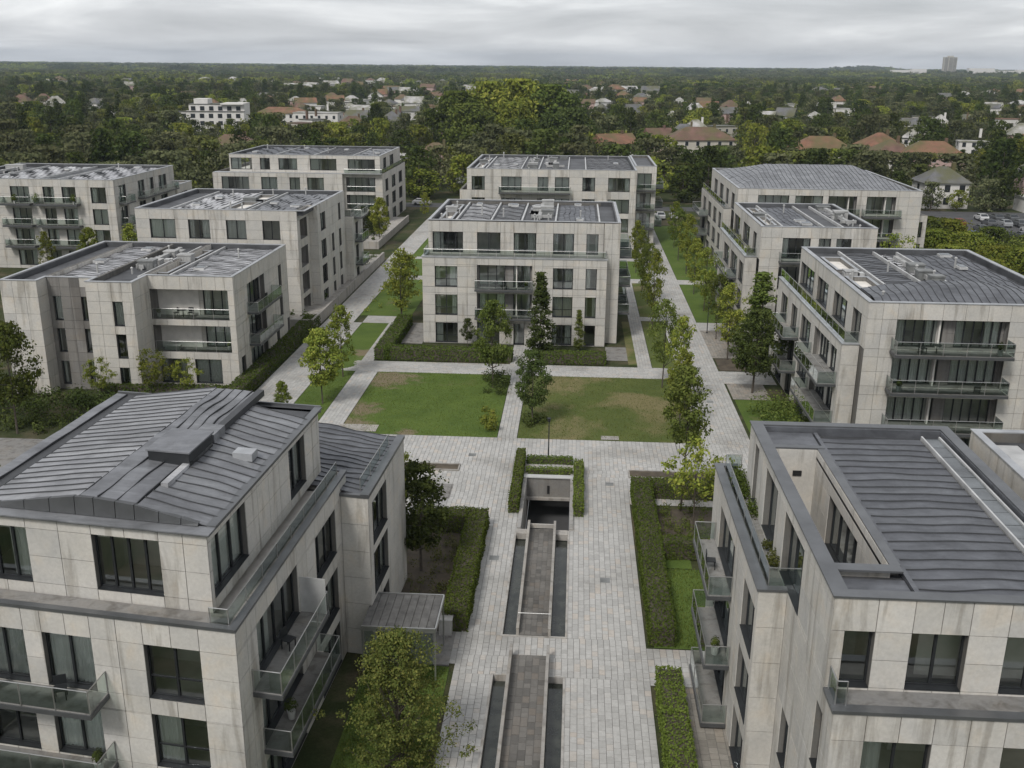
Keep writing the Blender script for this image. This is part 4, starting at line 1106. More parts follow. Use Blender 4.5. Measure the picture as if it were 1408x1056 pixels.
D.volume(20.7, 22, 75.8, 101.5, 0, 9.8, 'SWN', {'W': dw}, core=False)
c = MB(); c.box(20.64, 21.0, 75.74, 101.56, 9.802, 9.9); c.box(21.0, 21.99, 75.74, 76.1, 9.802, 9.9); D.part('coping', c, M['coping'])
D.part('terrace_floor', MB().box(21.0, 21.99, 76.1, 101.4, 9.6, 9.8), M['terrace'])
D.balustrade([(21.9, 75.95), (20.85, 75.95), (20.85, 101.3)], 9.9, .9, pl=2)
std_top(D, 22, 37.8, 74.6, 98.6, 13.4, [(3.2, 'C'), (3.6, 'D'), (2.4, 'E'), (7, 'D')], 7, .38)
D.seams(22.9, 37.0, 75.2, 80.5, hipf(20, 40, 75.2, 90, 12.98, .12, .26, 1.0), 'y', .62, M['seam_dark'], True, .03, .5, .05)
for z in (9.8, 6.85, 3.75): D.balcony('S', 74.6, 23.9, 32.5, z, 1.5, .25)
for z in (6.4, 3.2): D.balcony('W', 20.7, 76.4, 85.4, z, 1.5); D.balcony('W', 20.7, 90.5, 96.2, z, 1.5)
D.finish()

# C: sliver at the right edge
Cb = Bld('apartment_block', 'block cut off by the right edge of the picture with a pale roof strip', 'building', 19.4, 40)
Cb.volume(19.4, 31, 30, 47, 0, 13.35, 'WSN', {'W': [dict(u0=33, u1=36, z0=10, z1=12.3)]}, pw=2.4)
Cb.coping(19.4, 31, 30, 47, 13.35, .35, M['coping'])
deck(Cb, 19.76, 30.6, 30.36, 46.6, 12.9)
Cb.seams(20.2, 21.3, 31, 46, lambda x, y: 13.0, 'y', 1.1, M['white_metal'], True, .03, .5, .02)
Cb.seams(22, 30, 31, 46, lambda x, y: 12.97, 'x', .62, M['seam_dark'], True, .02, .5, .06)
unit(Cb, 23.5, 44, 13, 1.4, 1.4, .6)
Cb.finish()

# E: second right block
Eb = Bld('apartment_block', 'second right block with rooftop courts and a planted west terrace', 'building', 20.4, 111.5)
Eb.volume(20.4, 32.9, 111.5, 131.7, 0, 13.4, 'SEN', {'S': [dict(u0=22.8, u1=25.8, z0=9.95, z1=12.2, n=4), dict(u0=26.7, u1=28.0, z0=10.9, z1=12.2, n=2), dict(u0=28.6, u1=30.2, z0=10.9, z1=12.2, n=2)] + LG(22.6, 26.0, (1, 2, 3), [(22.8, 25.8, 3)], 1.2) + WF(28.5, 30, (1, 2, 3), 1),
    'E': WF(115, 118, (1, 2, 3, 4)) + WF(122, 126, (1, 2, 3, 4))})
Eb.wall('W', 20.4, 111.5, 131.7, 9.75, 13.4, [dict(u0=a, u1=b, z0=9.95, z1=12.2, n=n) for a, b, n in ((114.2, 116.6, 2), (119, 123.8, 4), (126.3, 131, 3))], endin=.352)
Eb.volume(19.1, 20.4, 113, 134, 0, 9.75, 'SWN', {'W': WF(113.8, 117, (1, 2, 3), 2) + WF(118.4, 123.6, (1, 2, 3), 3) + WF(125, 129.6, (1, 2, 3), 3)}, core=False)
Eb.rooms.box(23.4, 29.9, 114.5, 128, 0, 12)
c = MB(); c.box(19.04, 19.4, 112.94, 134.06, 9.752, 9.86); c.box(19.4, 20.39, 112.94, 113.3, 9.752, 9.86); Eb.part('coping', c, M['coping'])
Eb.part('terrace_floor', MB().box(19.4, 20.39, 113.3, 134, 9.55, 9.75), M['terrace'])
Eb.balustrade([(20.3, 113.1), (19.25, 113.1), (19.25, 133.8)], 9.86, .9, pl=2)
std_top(Eb, 20.4, 32.9, 111.5, 131.7, 13.4, [(2.4, 'C'), (5, 'D'), (2.3, 'F'), (3, 'E')], 12, .3)
Eb.balcony('S', 111.5, 22.5, 26.3, 9.7, 1.1)
for z in (6.4, 3.2): Eb.balcony('W', 19.1, 118, 130, z, 1.2)
Eb.finish()

# F: farthest right block
Fb = Bld('apartment_block', 'farthest right block with a broad hipped slate grey metal roof', 'building', 36, 148)
fs = []
for z0, z1 in ((10.0, 12.5), (6.7, 9.4), (3.4, 6.0)):
    fs += [dict(u0=26.2, u1=30.6, z0=z0, z1=z1, n=4), dict(u0=31.5, u1=35.4, z0=z0, z1=z1, n=3), dict(k='l', u0=36.2, u1=40.2, z0=z0, z1=z1, D=.6, sub=[(36.4, 40.0, 3)]), dict(k='l', u0=41.6, u1=45.7, z0=z0, z1=z1, D=.9, sub=[(41.8, 45.5, 3)])]
Fb.volume(23.3, 49.3, 148, 178, 0, 13.4, 'SEN', {'S': fs, 'E': WF(155, 159, (1, 2, 3, 4)) + WF(165, 169, (1, 2, 3, 4))}, pw=2.6)
Fb.wall('W', 23.3, 148, 178, 9.75, 13.4, [dict(u0=a, u1=b, z0=9.95, z1=12.2, n=2) for a, b in ((151, 154), (157, 160), (163, 167), (170, 174))], endin=.352, pw=2.6)
Fb.volume(22.1, 23.3, 153, 181, 0, 9.75, 'SWN', {'W': sum([WF(a, b, (1, 2, 3), 2) for a, b in ((155, 158), (160.5, 164.5), (167, 171), (174, 178))], [])}, core=False, pw=2.6)
Fb.volume(49.3, 50.9, 149.5, 170, 0, 9.75, 'SEN', {'S': [dict(u0=49.7, u1=50.3, z0=z, z1=z + 2.2, n=1) for z in (6.6, 3.4)]}, core=False, pw=2.6)
Fb.part('terrace_floor', MB().box(22.45, 23.29, 153.4, 180.6, 9.55, 9.78).box(49.31, 50.6, 149.9, 169.6, 9.55, 9.78), M['terrace'])
Fb.balustrade([(22.3, 153.2), (22.3, 180.5)], 9.78, .9, pl=2.5)
Fb.coping(23.3, 49.3, 148, 178, 13.4, .3)
deck(Fb, 23.7, 48.9, 148.4, 177.6, 13.1)
Fb.seams(24.0, 48.6, 148.7, 162.9, hipf(24, 48.6, 148.7, 177.3, 13.2, .42, .17, 2.4), 'y', .65, M['seam'], True, .03, .8, .05)
Fb.seams(24.0, 48.6, 163.0, 177.3, hipf(24, 48.6, 148.7, 177.3, 13.2, .42, .17, 2.4), 'y', .65, M['seam'], True, .03, .8, .05)
for z in (9.8, 6.5, 3.2): Fb.balcony('S', 148, 41, 46.3, z, 1.5); Fb.balcony('S', 148, 35.6, 40.6, z, .8)
for z in (6.4, 3.2): Fb.balcony('W', 22.1, 170, 180, z, 1.6)
Fb.finish()

# H: rear central block
Hb = Bld('apartment_block', 'long rear block seen over the roof of the central block', 'building', -4, 170.5)
hs = []
for z0, z1 in ((10.0, 12.25), (6.4, 8.7), (3.2, 5.5)):
    hs += [dict(u0=a, u1=b, z0=z0, z1=z1, n=n) for a, b, n in ((-17.6, -15.4, 2), (-12.6, -9.2, 3), (-6.5, -4.7, 2), (-3.6, -1.2, 2), (1.0, 3.1, 2), (5.3, 8.9, 3))]
Hb.volume(-18.4, 10, 170.5, 198, 0, 13.5, 'SWN', {'S': hs, 'W': WF(176, 179, (1, 2, 3, 4))}, pw=2.6)
Hb.volume(-19.8, -18.4, 172, 196, 0, 9.8, 'SW', {'W': WF(176, 180, (1, 2, 3)) + WF(186, 190, (1, 2, 3))}, core=False, pw=2.6)
Hb.volume(10, 13.7, 176.5, 198.2, 0, 13.7, 'SEN', {'S': [dict(u0=10.5, u1=12.9, z0=z, z1=z + 2.5, n=2) for z in (10, 6.6, 3.2, .2)], 'E': WF(181, 184, (1, 2, 3, 4)) + WF(189, 193, (1, 2, 3, 4))}, core=False, pw=2.6)
std_top(Hb, -18.4, 10, 170.5, 198, 13.5, [(2.5, 'C'), (6, 'L'), (3, 'E'), (5, 'E'), (3, 'F'), (8, 'S')], 21, .3)
Hb.coping(10.05, 13.7, 176.5, 198.2, 13.7, .3); deck(Hb, 10.4, 13.3, 176.9, 197.8, 13.3)
Hb.balcony('S', 170.5, -13, -1, 9.7, 1.2); Hb.balcony('S', 170.5, -13, -1, 6.2, 1.2)
for z in (9.7, 6.4, 3.1): Hb.balcony('E', 13.7, 180, 186, z, 1.6); Hb.balcony('S', 176.5, 10.2, 13.6, z, .9)
Hb.finish()

# I: left middle block, three storeys
Ib = Bld('apartment_block', 'left middle three storey block with wide recessed balconies', 'building', -40, 88)
I3 = ((6.8, 9.1), (3.7, 6.0), (.5, 2.8))
Ib.volume(-52.5, -49.0, 87.2, 108, 0, 10.9, 'SEW', {'W': [dict(u0=92, u1=94, z0=a, z1=b) for a, b in I3] + [dict(u0=99, u1=102, z0=a, z1=b) for a, b in I3]}, core=False)
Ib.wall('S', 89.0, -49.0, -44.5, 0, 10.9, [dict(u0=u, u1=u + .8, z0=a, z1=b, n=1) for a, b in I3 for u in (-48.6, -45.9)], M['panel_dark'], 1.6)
Ib.volume(-44.5, -40.1, 87.3, 108, 0, 10.9, 'SWE', {'S': [dict(u0=-42.1, u1=-41.15, z0=a, z1=b, n=1) for a, b in I3]}, core=False)
iS = [dict(k='l', u0=-40.0, u1=-32.5, z0=z0, z1=z1, D=1.9, sub=[(-39.2, -36.7, 2), (-35.6, -32.9, 3)]) for z0, z1 in ((6.7, 9.6), (3.5, 6.1))]
iS += [dict(u0=-39.6, u1=-37.0, z0=.4, z1=2.8, n=2), dict(u0=-36.2, u1=-33.6, z0=.4, z1=2.8, n=2, cur=.1)]
iE = [dict(k='l', u0=94.6, u1=100.2, z0=z0, z1=z1, D=.5, sub=[(94.8, 100.0, 4)]) for z0, z1 in ((6.7, 9.4), (3.5, 6.1), (.3, 2.8))] + [dict(u0=a, u1=a + 1.1, z0=z, z1=z + 2.4, n=1) for a, z in ((105.2, 6.8), (105.2, 3.6), (107.6, .4), (103.4, .4))] + [dict(u0=91.6, u1=92.8, z0=.4, z1=2.8, n=1)]
Ib.volume(-40.1, -31.9, 90.7, 108.6, 0, 10.9, 'SE', {'S': iS, 'E': iE}, core=False)
Ib.rooms.box(-50.5, -36, 92.5, 106, 0, 9.8); Ib.rooms.box(-36, -33.5, 93.5, 106, 0, 9.8)
for z in (3.05, 6.3): Ib.rooms.box(-52.1, -32.3, 93.0, 108, z - .1, z + .1)
k = MB()
for r_ in ((-52.54, -52.2, 87.16, 108.64), (-52.2, -48.96, 87.16, 87.5), (-49.3, -48.96, 87.5, 89.3), (-48.96, -44.54, 88.96, 89.3), (-44.54, -44.2, 87.26, 89.3), (-44.2, -40.06, 87.26, 87.6), (-40.4, -40.06, 87.6, 91.0),
           (-40.06, -31.86, 90.66, 91.0), (-32.2, -31.86, 91.0, 108.64), (-52.2, -32.2, 108.3, 108.64)): k.box(*r_, 10.902, 10.96)
Ib.part('coping', k, M['coping'])
k = MB()
for r_ in ((-52.14, -52.0, 87.56, 108.2), (-52.0, -32.4, 108.1, 108.2), (-32.4, -32.26, 91.1, 108.2)): k.box(*r_, 10.3, 10.9)
Ib.part('parapet', k, M['membrane'])
Ib.wall('N', 108.64, -52.5, -31.9, 0, 10.9, [dict(u0=-48, u1=-45, z0=z, z1=z + 2.3) for z in (.5, 3.7, 6.8)])
bay_roof(Ib, -51.95, -44.3, 89.4, 108.05, 10.4, [(2.6, 'F'), (5, 'L')], seed=5)
Ib.part('roof_deck', MB().box(-51.95, -49.4, 87.6, 89.39, 10.28, 10.4).box(-44.1, -40.5, 87.7, 91, 10.28, 10.4), M['membrane'])
bay_roof(Ib, -44.2, -32.45, 91.1, 108.05, 10.4, [(3.0, 'E'), (2.6, 'C'), (6, 'L')], seed=6)
for z in (6.7, 3.5):
    Ib.balustrade([(-39.9, 90.78), (-32.1, 90.78)], z + .02, 1.0, pl=2)
    Ib.balcony('E', -31.9, 94.2, 102.4, z, 1.15)
Ib.finish()

# J: left second block
Jb = Bld('apartment_block', 'left second block with a bright dented metal roof and stepped east front', 'building', -40, 117.2)
jS = [dict(u0=a, u1=b, z0=z, z1=z + 2.25, n=2) for z in (9.95, 6.5, 3.3, .1) for a, b in ((-50.8, -47.7), (-46.1, -43.5), (-41.5, -39.1), (-37.1, -35.0))]
Jb.volume(-52.5, -32.9, 117.2, 137.4, 0, 13.4, 'SWN', {'S': jS}, pw=2.3)
Jb.wall('E', -32.9, 117.2, 122.6, 0, 13.4, [dict(k='l', u0=118.4, u1=121.6, z0=z, z1=z + 2.4, D=.9, sub=[(118.6, 121.4, 2)]) for z in (9.8, 6.4, 3.2, .2)], endin=.352)
jE = WF(124.0, 126.5, (1, 2, 3, 4), 2) + WF(133.6, 134.9, (1, 2, 3, 4), 1) + WF(129.5, 130.8, (1, 2, 3), 1)
Jb.volume(-33.2, -31.8, 122.6, 137.4, 0, 13.4, 'SEN', {'E': jE}, core=False)
Jb.volume(-34.5, -30.8, 137.4, 144.2, 0, 9.9, 'SEN', {'E': WF(139.3, 141, (1, 2, 3), 1)}, core=False)
std_top(Jb, -52.5, -31.9, 117.2, 137.4, 13.4, [(3, 'F'), (6, 'L'), (3.5, 'C'), (7, 'S')], 9, .3)
Jb.balustrade([(-33.6, 137.6), (-31, 137.6), (-31, 144)], 9.9, .9, pl=2)
for z in (9.7, 6.4, 3.1): Jb.balcony('E', -30.8, 138.6, 143, z, 1.1)
Jb.finish()
tag(link('garden_wall', MB().box(-30.7, -30.4, 113, 158, 0, 1.35).box(-37, -30.7, 113, 113.25, 0, 1.3).box(-37, -30.71, 113.26, 158, -.05, .95).mesh('garden_wall', M['kerb'])), 'long concrete planter wall in front of the left second block', 'wall')

# K: left rear block
Kb = Bld('apartment_block', 'left rear block with a set back dark attic floor', 'building', -52, 191)
kb = []
for z0, z1 in ((7.0, 9.35), (3.6, 5.9), (.2, 2.5)): kb += [dict(u0=a, u1=b, z0=z0, z1=z1, n=n) for a, b, n in ((-67.8, -62.5, 4), (-60.1, -57, 2), (-54.6, -52.6, 2), (-51.2, -48, 2))]
Kb.volume(-69.5, -44.4, 191, 216, 0, 10.1, 'SWE', {'S': kb}, pw=2.6)
ks = [dict(k='l', u0=-43.9, u1=-38.3, z0=z, z1=z + 2.7, D=1.0, sub=[(-43.6, -38.6, 4)]) for z in (6.7, 3.4, .1)]
Kb.volume(-44.4, -36.9, 192, 218, 0, 10.1, 'SEN', {'S': ks, 'E': WF(195, 198, (1, 2, 3), 2) + WF(202, 206, (1, 2, 3), 2) + WF(210, 214, (1, 2, 3), 2)}, core=False, pw=2.6)
Kb.rooms.box(-66, -40.5, 194.5, 213, 0, 9)
kp = [dict(u0=a, u1=b, z0=10.6, z1=12.75, n=n) for a, b, n in ((-66.3, -62.2, 3), (-60.6, -58.7, 2), (-57, -53.4, 2), (-50.9, -45.8, 3), (-43.6, -38.4, 4))]
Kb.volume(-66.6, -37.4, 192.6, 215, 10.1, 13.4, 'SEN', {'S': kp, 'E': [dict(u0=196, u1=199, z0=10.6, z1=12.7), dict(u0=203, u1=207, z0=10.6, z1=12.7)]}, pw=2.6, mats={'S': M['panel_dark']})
Kb.part('terrace_floor', MB().box(-69.4, -36.95, 191.1, 192.55, 10.102, 10.16), M['coping'])
std_top(Kb, -66.6, -37.4, 192.6, 215, 13.4, [(7, 'D'), (7, 'D'), (7, 'D'), (5, 'S')], 14, .3)
Kb.balustrade([(-44.2, 191.8), (-36.95, 191.8), (-36.95, 216)], 10.16, .8, pl=2.5)
for z in (6.6, 3.3): Kb.balustrade([(-43.8, 192.06), (-38.3, 192.06)], z + .1, 1.0, pl=2)
Kb.finish()
tag(link('garden_wall', MB().box(-33.6, -33.3, 168, 200, 0, 1.3).box(-36.5, -33.61, 168, 168.25, 0, 1.3).box(-36.5, -33.61, 168.26, 200, -.05, .9).mesh('garden_wall', M['kerb'])), 'long concrete planter wall in front of the left rear block', 'wall')

# L: far left block
Lb = Bld('apartment_block', 'far left block with rows of planted balconies and a pale crumpled metal roof', 'building', -80, 146)
ls = []
for z in (10.0, 6.8, 3.7, .5): ls += [dict(u0=a, u1=b, z0=z, z1=z + 2.3, n=n) for a, b, n in ((-91.2, -88.2, 2), (-84.1, -81.2, 3), (-79.1, -77.4, 2), (-76.2, -74.1, 2), (-71.8, -69.5, 2))]
le = []
for z in (10.0, 6.8, 3.7): le += [dict(u0=a, u1=b, z0=z, z1=z + 2.4, n=n) for a, b, n in ((147.6, 150, 2), (154.4, 156.8, 2), (158.8, 160.4, 1), (162.4, 165.6, 2))]
Lb.volume(-95, -68.2, 146, 169, 0, 13.4, 'SEN', {'S': ls, 'E': le}, pw=2.4)
Lb.volume(-80, -67.9, 169, 176, 0, 10.1, 'SEN', {'E': WF(170.5, 173.5, (1, 2, 3))}, core=False, pw=2.6)
Lb.coping(-80, -67.9, 169.05, 176, 10.1, .3); Lb.part('terrace_floor', MB().box(-79.6, -68.3, 169.4, 175.6, 9.8, 9.95), M['terrace'])
std_top(Lb, -95, -68.2, 146, 169, 13.4, [(5, 'E'), (8, 'L'), (3, 'F'), (9, 'L')], 17, .3)
for z in (9.9, 6.7, 3.6):
    Lb.balcony('S', 146, -85.3, -80.7, z, 1.3, .3); Lb.balcony('S', 146, -80.1, -73.5, z, 1.3, .3)
    Lb.balcony('E', -68.2, 147.2, 150.6, z, 1.2); Lb.balcony('E', -68.2, 154, 168, z, 1.2)
Lb.finish()

# ================================================================== VEGETATION
def leaf_quads(c, n, size, rng, asp=.62):
    """rhombus leaves: centres c (N,3), normals n (N,3), size (N,)"""
    N = len(c)
    r = rng.normal(size=(N, 3)); n = n / (np.linalg.norm(n, axis=1, keepdims=True) + 1e-9)
    t = np.cross(n, r); t /= (np.linalg.norm(t, axis=1, keepdims=True) + 1e-9)
    b = np.cross(n, t); s = size[:, None]
    v = np.stack([c - t * s, c - b * s * asp, c + t * s, c + b * s * asp], 1)
    return v.reshape(-1, 3)
def quads_mesh(name, v, mats, tm=None):
    n = len(v) // 4
    nf = np.arange(n * 4); sz = np.full(n, 4)
    if tm is not None:
        tv = np.array(tm.v, dtype=np.float32)
        fl = [i + n * 4 for f in tm.f for i in f]
        me = np_mesh(name, np.concatenate([v, tv]), np.concatenate([nf, fl]), np.concatenate([sz, [len(f) for f in tm.f]]))
        for m in mats: me.materials.append(m)
        me.polygons.foreach_set("material_index", np.concatenate([np.zeros(n, int), np.ones(len(tm.f), int)]).astype(np.int32))
    else:
        me = np_mesh(name, v, nf, sz)
        for m in mats: me.materials.append(m)
    return me
def crown(rng, H, Rr, base, shape, nclump, per, leaf, cl=.24):
    """clumpy crown; returns leaf verts and clump centres"""
    cs = []
    while len(cs) < nclump:
        u = rng.random(); zz_ = base + (H - base) * u
        if shape == 'round': env = math.sin(math.pi * min(1, max(.02, u * .92 + .08))) ** .6
        elif shape == 'cone': env = (1 - u) ** .85 * (.35 + .65 * min(1, u * 6))
        elif shape == 'oval': env = math.sin(math.pi * (u * .93 + .05)) ** .75 * (1.05 - .25 * u)
        elif shape == 'rag': env = min(1, (1 - u) * 2.2 + .12) ** .7 * rng.uniform(.55, 1.3) * (.8 + .3 * math.sin(u * 17))
        else: env = (math.sin(math.pi * (u * .9 + .08)) ** .7) * (1.15 - .55 * u)
        a = rng.random() * 6.283; rr = Rr * env * math.sqrt(rng.random() * .8 + .15) * (1 + .22 * math.sin(a * 3 + u * 9))
        cs.append((math.cos(a) * rr, math.sin(a) * rr, zz_, env))
    cs = np.array(cs)
    size = Rr * cl * rng.uniform(.6, 1.35, nclump)
    idx = np.repeat(np.arange(nclump), per)
    d = rng.normal(size=(len(idx), 3)); d /= np.linalg.norm(d, axis=1, keepdims=True)
    rad = rng.random(len(idx)) ** .45
    p = cs[idx, :3] + d * (rad * size[idx])[:, None] * np.array([1.15, 1.15, .8])
    p[:, 2] = np.minimum(p[:, 2], H)
    n = d + rng.normal(size=d.shape) * .55 + np.array([0, 0, .35])
    return leaf_quads(p, n, leaf * rng.uniform(.6, 1.25, len(idx)), rng), cs
def trunk(rng, H, cs, r0, base, limbs=9, lean=.0):
    mb = MB()
    top = H * .86; pts = []; rad = []
    for i in range(7):
        t = i / 6; pts.append((math.sin(t * 3 + lean) * .12 * H * .1, math.cos(t * 2.3 + lean) * .08 * H * .1 - .08 * H * .1, top * t - .1)); rad.append(r0 * (1 - .82 * t))
    mb.tube(pts, rad, 7)
    pick = rng.permutation(len(cs))[:limbs]
    for i in pick:
        c = cs[i]; zs = max(base * .75, c[2] * rng.uniform(.45, .75)); t = min(1, zs / top)
        s = np.array(pts[int(t * 5.99)]); s[2] = zs
        m = s * .45 + c[:3] * .55 + np.array([0, 0, -.05 * H])
        rr = r0 * (1 - .8 * t) * .55
        mb.tube([tuple(s), tuple(m), tuple(c[:3])], [rr, rr * .6, rr * .2], 5)
    return mb
PROTO = {}
def proto(key, seed, H, Rr, base, shape, ncl, per, leaf, mat, cl=.24, r0=.12, limbs=9):
    rng = np.random.default_rng(seed)
    v, cs = crown(rng, H, Rr, base, shape, ncl, per, leaf, cl)
    tm = trunk(rng, H, cs, r0, base, limbs)
    PROTO[key] = (quads_mesh('crown', v, [M[mat]]), tm.mesh('trunk', M['bark']), H)
proto('birch', 1, 8.0, 2.6, .3, 'rag', 420, 58, .07, 'leaf_yellow', .15, .10, 110)
proto('plane', 2, 7.0, 2.2, 2.0, 'round', 90, 60, .12, 'leaf_dark', .26, .1, 16)
proto('plane2', 12, 7.0, 2.3, 2.2, 'round', 90, 60, .13, 'leaf_mid', .26, .1, 14)
proto('tall', 3, 11.0, 2.2, 5.6, 'oval', 80, 55, .13, 'leaf_mid', .27, .10, 14)
proto('tall2', 13, 11.0, 2.0, 3.2, 'oval', 120, 75, .14, 'leaf_mid', .25, .11, 16)
proto('lime', 4, 7.2, 1.8, 1.9, 'oval', 90, 75, .13, 'leaf_lime', .27, .08, 12)
proto('lime2', 14, 7.2, 1.7, 1.7, 'oval', 70, 42, .125, 'leaf_lime', .26, .08, 12)
proto('street', 5, 8.0, 2.0, 2.2, 'oval', 72, 46, .13, 'leaf_lime', .27, .1, 12)
proto('street2', 15, 8.0, 2.2, 2.4, 'round', 72, 46, .13, 'leaf_mid', .27, .1, 12)
proto('cone', 6, 8.0, 1.25, .6, 'cone', 110, 60, .11, 'leaf_dark', .30, .09, 8)
proto('cone2', 16, 8.0, 1.3, .5, 'cone', 110, 60, .11, 'leaf_mid', .30, .09, 8)
proto('sparse', 7, 6.0, 2.0, 2.3, 'round', 60, 34, .12, 'leaf_lime', .22, .06, 26)
def tree(key, x, y, H, label, group=None, w=1.0, rz=None, name='tree', z=0):
    cm, tm, H0 = PROTO[key]
    o = tag(link(name, None, None, (x, y, z)), label, 'tree', group)
    s = H / H0
    o.scale = (s * w, s * w, s); o.rotation_euler = (0, 0, rnd.uniform(0, 6.28) if rz is None else rz)
    link('trunk', tm, o); link('crown', cm, o)
    return o
gE = 'street trees along the right lane'; gW = 'young trees beside the left lane'; gY = 'garden trees around the central block'
for a in [
 ('birch', -7.1, 36.8, 7.2, 'large yellowing birch in the lower middle, beside the near left block', None, 1.02),
 ('plane', -9.0, 55.6, 7.0, 'dark bushy tree in the garden bed behind the left hedge', None, 1.0),
 ('sparse', -11.4, 62.2, 5.2, 'small sparse tree behind the roof corner of the near left block', None, .7),
 ('tall', 8.0, 65.8, 10.6, 'tall slender tree standing on the plaza in front of the right lawn', gE, .9),
 ('sparse', 8.6, 63.0, 6.4, 'small light green tree above the right hedge bed', None, 1.0),
 ('sparse', 12.4, 62.5, 5.5, 'little yellow green tree against the corner of the near right block', None, .6),
 ('plane', -3.3, 83.0, 6.6, 'dark tree on the right lawn by the middle path', gY, .85),
 ('plane2', -7.6, 93.0, 8.6, 'green tree on the left lawn in front of the central block', gY, .62),
 ('cone', -3.4, 103.4, 9.4, 'tall conical tree right of the entrance of the central block', gY, 1.15),
 ('cone2', .7, 107.2, 4.6, 'small narrow conifer between windows of the central block', gY, 1.0),
 ('plane', -11.6, 107.4, 3.3, 'little dark round tree under the left balcony of the central block', gY, .8),
 ('lime', -22.9, 86.8, 7.2, 'lime green tree nearest the camera on the left grass strip', gW, 1.0),
 ('lime2', -22.9, 95.2, 7.4, 'second lime tree on the left grass strip, farther back', gW, .9),
 ('lime', -25.4, 82.6, 3.4, 'low yellow green sapling behind the near left roof', gW, .8),
 ('street', -20.6, 117.0, 9.2, 'broad green tree at the left corner of the central block', gW, 1.0),
 ('lime2', -21.8, 124.5, 7.0, 'light tree beside the upper left face of the central block', gW, .9),
 ('street2', 8.9, 94.4, 8.8, 'tree at the upper right corner of the right lawn', gE, 0.67),
 ('lime2', 9.9, 88.0, 8.8, 'light green tree on the right edge of the right lawn, middle of the row', gE, 0.67),
 ('street', 9.4, 82.4, 7.2, 'green tree over the near right corner of the right lawn', gE, 0.76),
 ('street', 9.5, 117.6, 9.6, 'tall green tree at the head of the first narrow bed right of the central block', gE, 0.60),
 ('street2', 9.8, 131.0, 8.0, 'tree in the second narrow bed beside the central block', gE, 0.67),
 ('street', 9.6, 139.5, 8.4, 'tree at the far end of the second narrow bed', gE, 0.67),
 ('lime2', 9.4, 152, 8.0, 'tree in the third narrow bed behind the central block', gE, 0.67),
 ('street', 16.7, 105.0, 8.4, 'large street tree in the square soil bed right of the lane', gE, 0.84),
 ('street2', 16.6, 113.6, 7.6, 'tree before the second right block, beside its near corner', gE, 0.67),
 ('plane', 17.5, 93.6, 8.2, 'dark leafy street tree in front of the third right block', gE, 1.0),
 ('cone2', 20.2, 106.8, 9.2, 'dense dark tree in the gap between the second and third right blocks', gE, 1.7),
 ('street', 16.8, 127.5, 8.2, 'tree on the grass bed in front of the second right block', gE, 0.76),
 ('lime2', 16.6, 137.5, 7.8, 'lighter tree farther back on the grass bed by the second right block', gE, 0.76),
 ('street', 17.0, 152.0, 9.0, 'tree in front of the farthest right block, nearest one', gE, 0.76),
 ('street2', 16.8, 163, 8.4, 'tree in front of the farthest right block, middle one', gE, 0.76),
 ('lime2', 17.2, 175, 8.0, 'tree in front of the farthest right block, last one', gE, 0.76),
 ('plane2', -46.6, 76.8, 9.6, 'full green tree at the left edge before the left middle block', None, .75),
 ('sparse', -43.2, 85.0, 4.4, 'thin sapling before the dark recess of the left middle block', None, .9),
 ('sparse', -38.6, 86.6, 4.9, 'loose green sapling left of the lit ground floor window', None, 1.0),
 ('sparse', -36.0, 87.4, 3.8, 'low sapling in front of the ground floor of the left middle block', None, 1.0),
 ('lime2', -62.0, 136.0, 8.6, 'light tree between the far left and left second blocks, right one', None, .8),
 ('lime', -68.5, 137.0, 7.8, 'light tree between the far left and left second blocks, middle one', None, .8),
 ('lime2', -76.0, 139.0, 6.8, 'light tree under the balconies of the far left block', None, .8),
 ('lime', -33.8, 172, 8.2, 'yellow green tree before the right corner of the left rear block', None, .8),
 ('plane', -37.5, 176, 6.0, 'dark tree in front of the left rear block', None, 1.0),
 ('lime2', -30.5, 203, 5.5, 'round bush tree at the end of the left lane', None, .9),
 ('lime', -22.5, 212, 7.5, 'bright green tree at the corner of the rear block', None, .9),
 ('cone2', 24.6, 73.2, 3.8, 'small tree before the left end of the balconies of the third right block', None, 1.4),
 ('cone', 32.4, 71.6, 4.2, 'dark little conifer at the right end of the third right block', None, 1.4),
 ('sparse', 44.5, 140.0, 8.5, 'loose tree before the blank wall of the farthest right block', None, 1.0),
 ('cone2', 48.2, 142.5, 6.2, 'narrow tree at the right corner of the farthest right block', None, 1.0),
]: tree(*a)

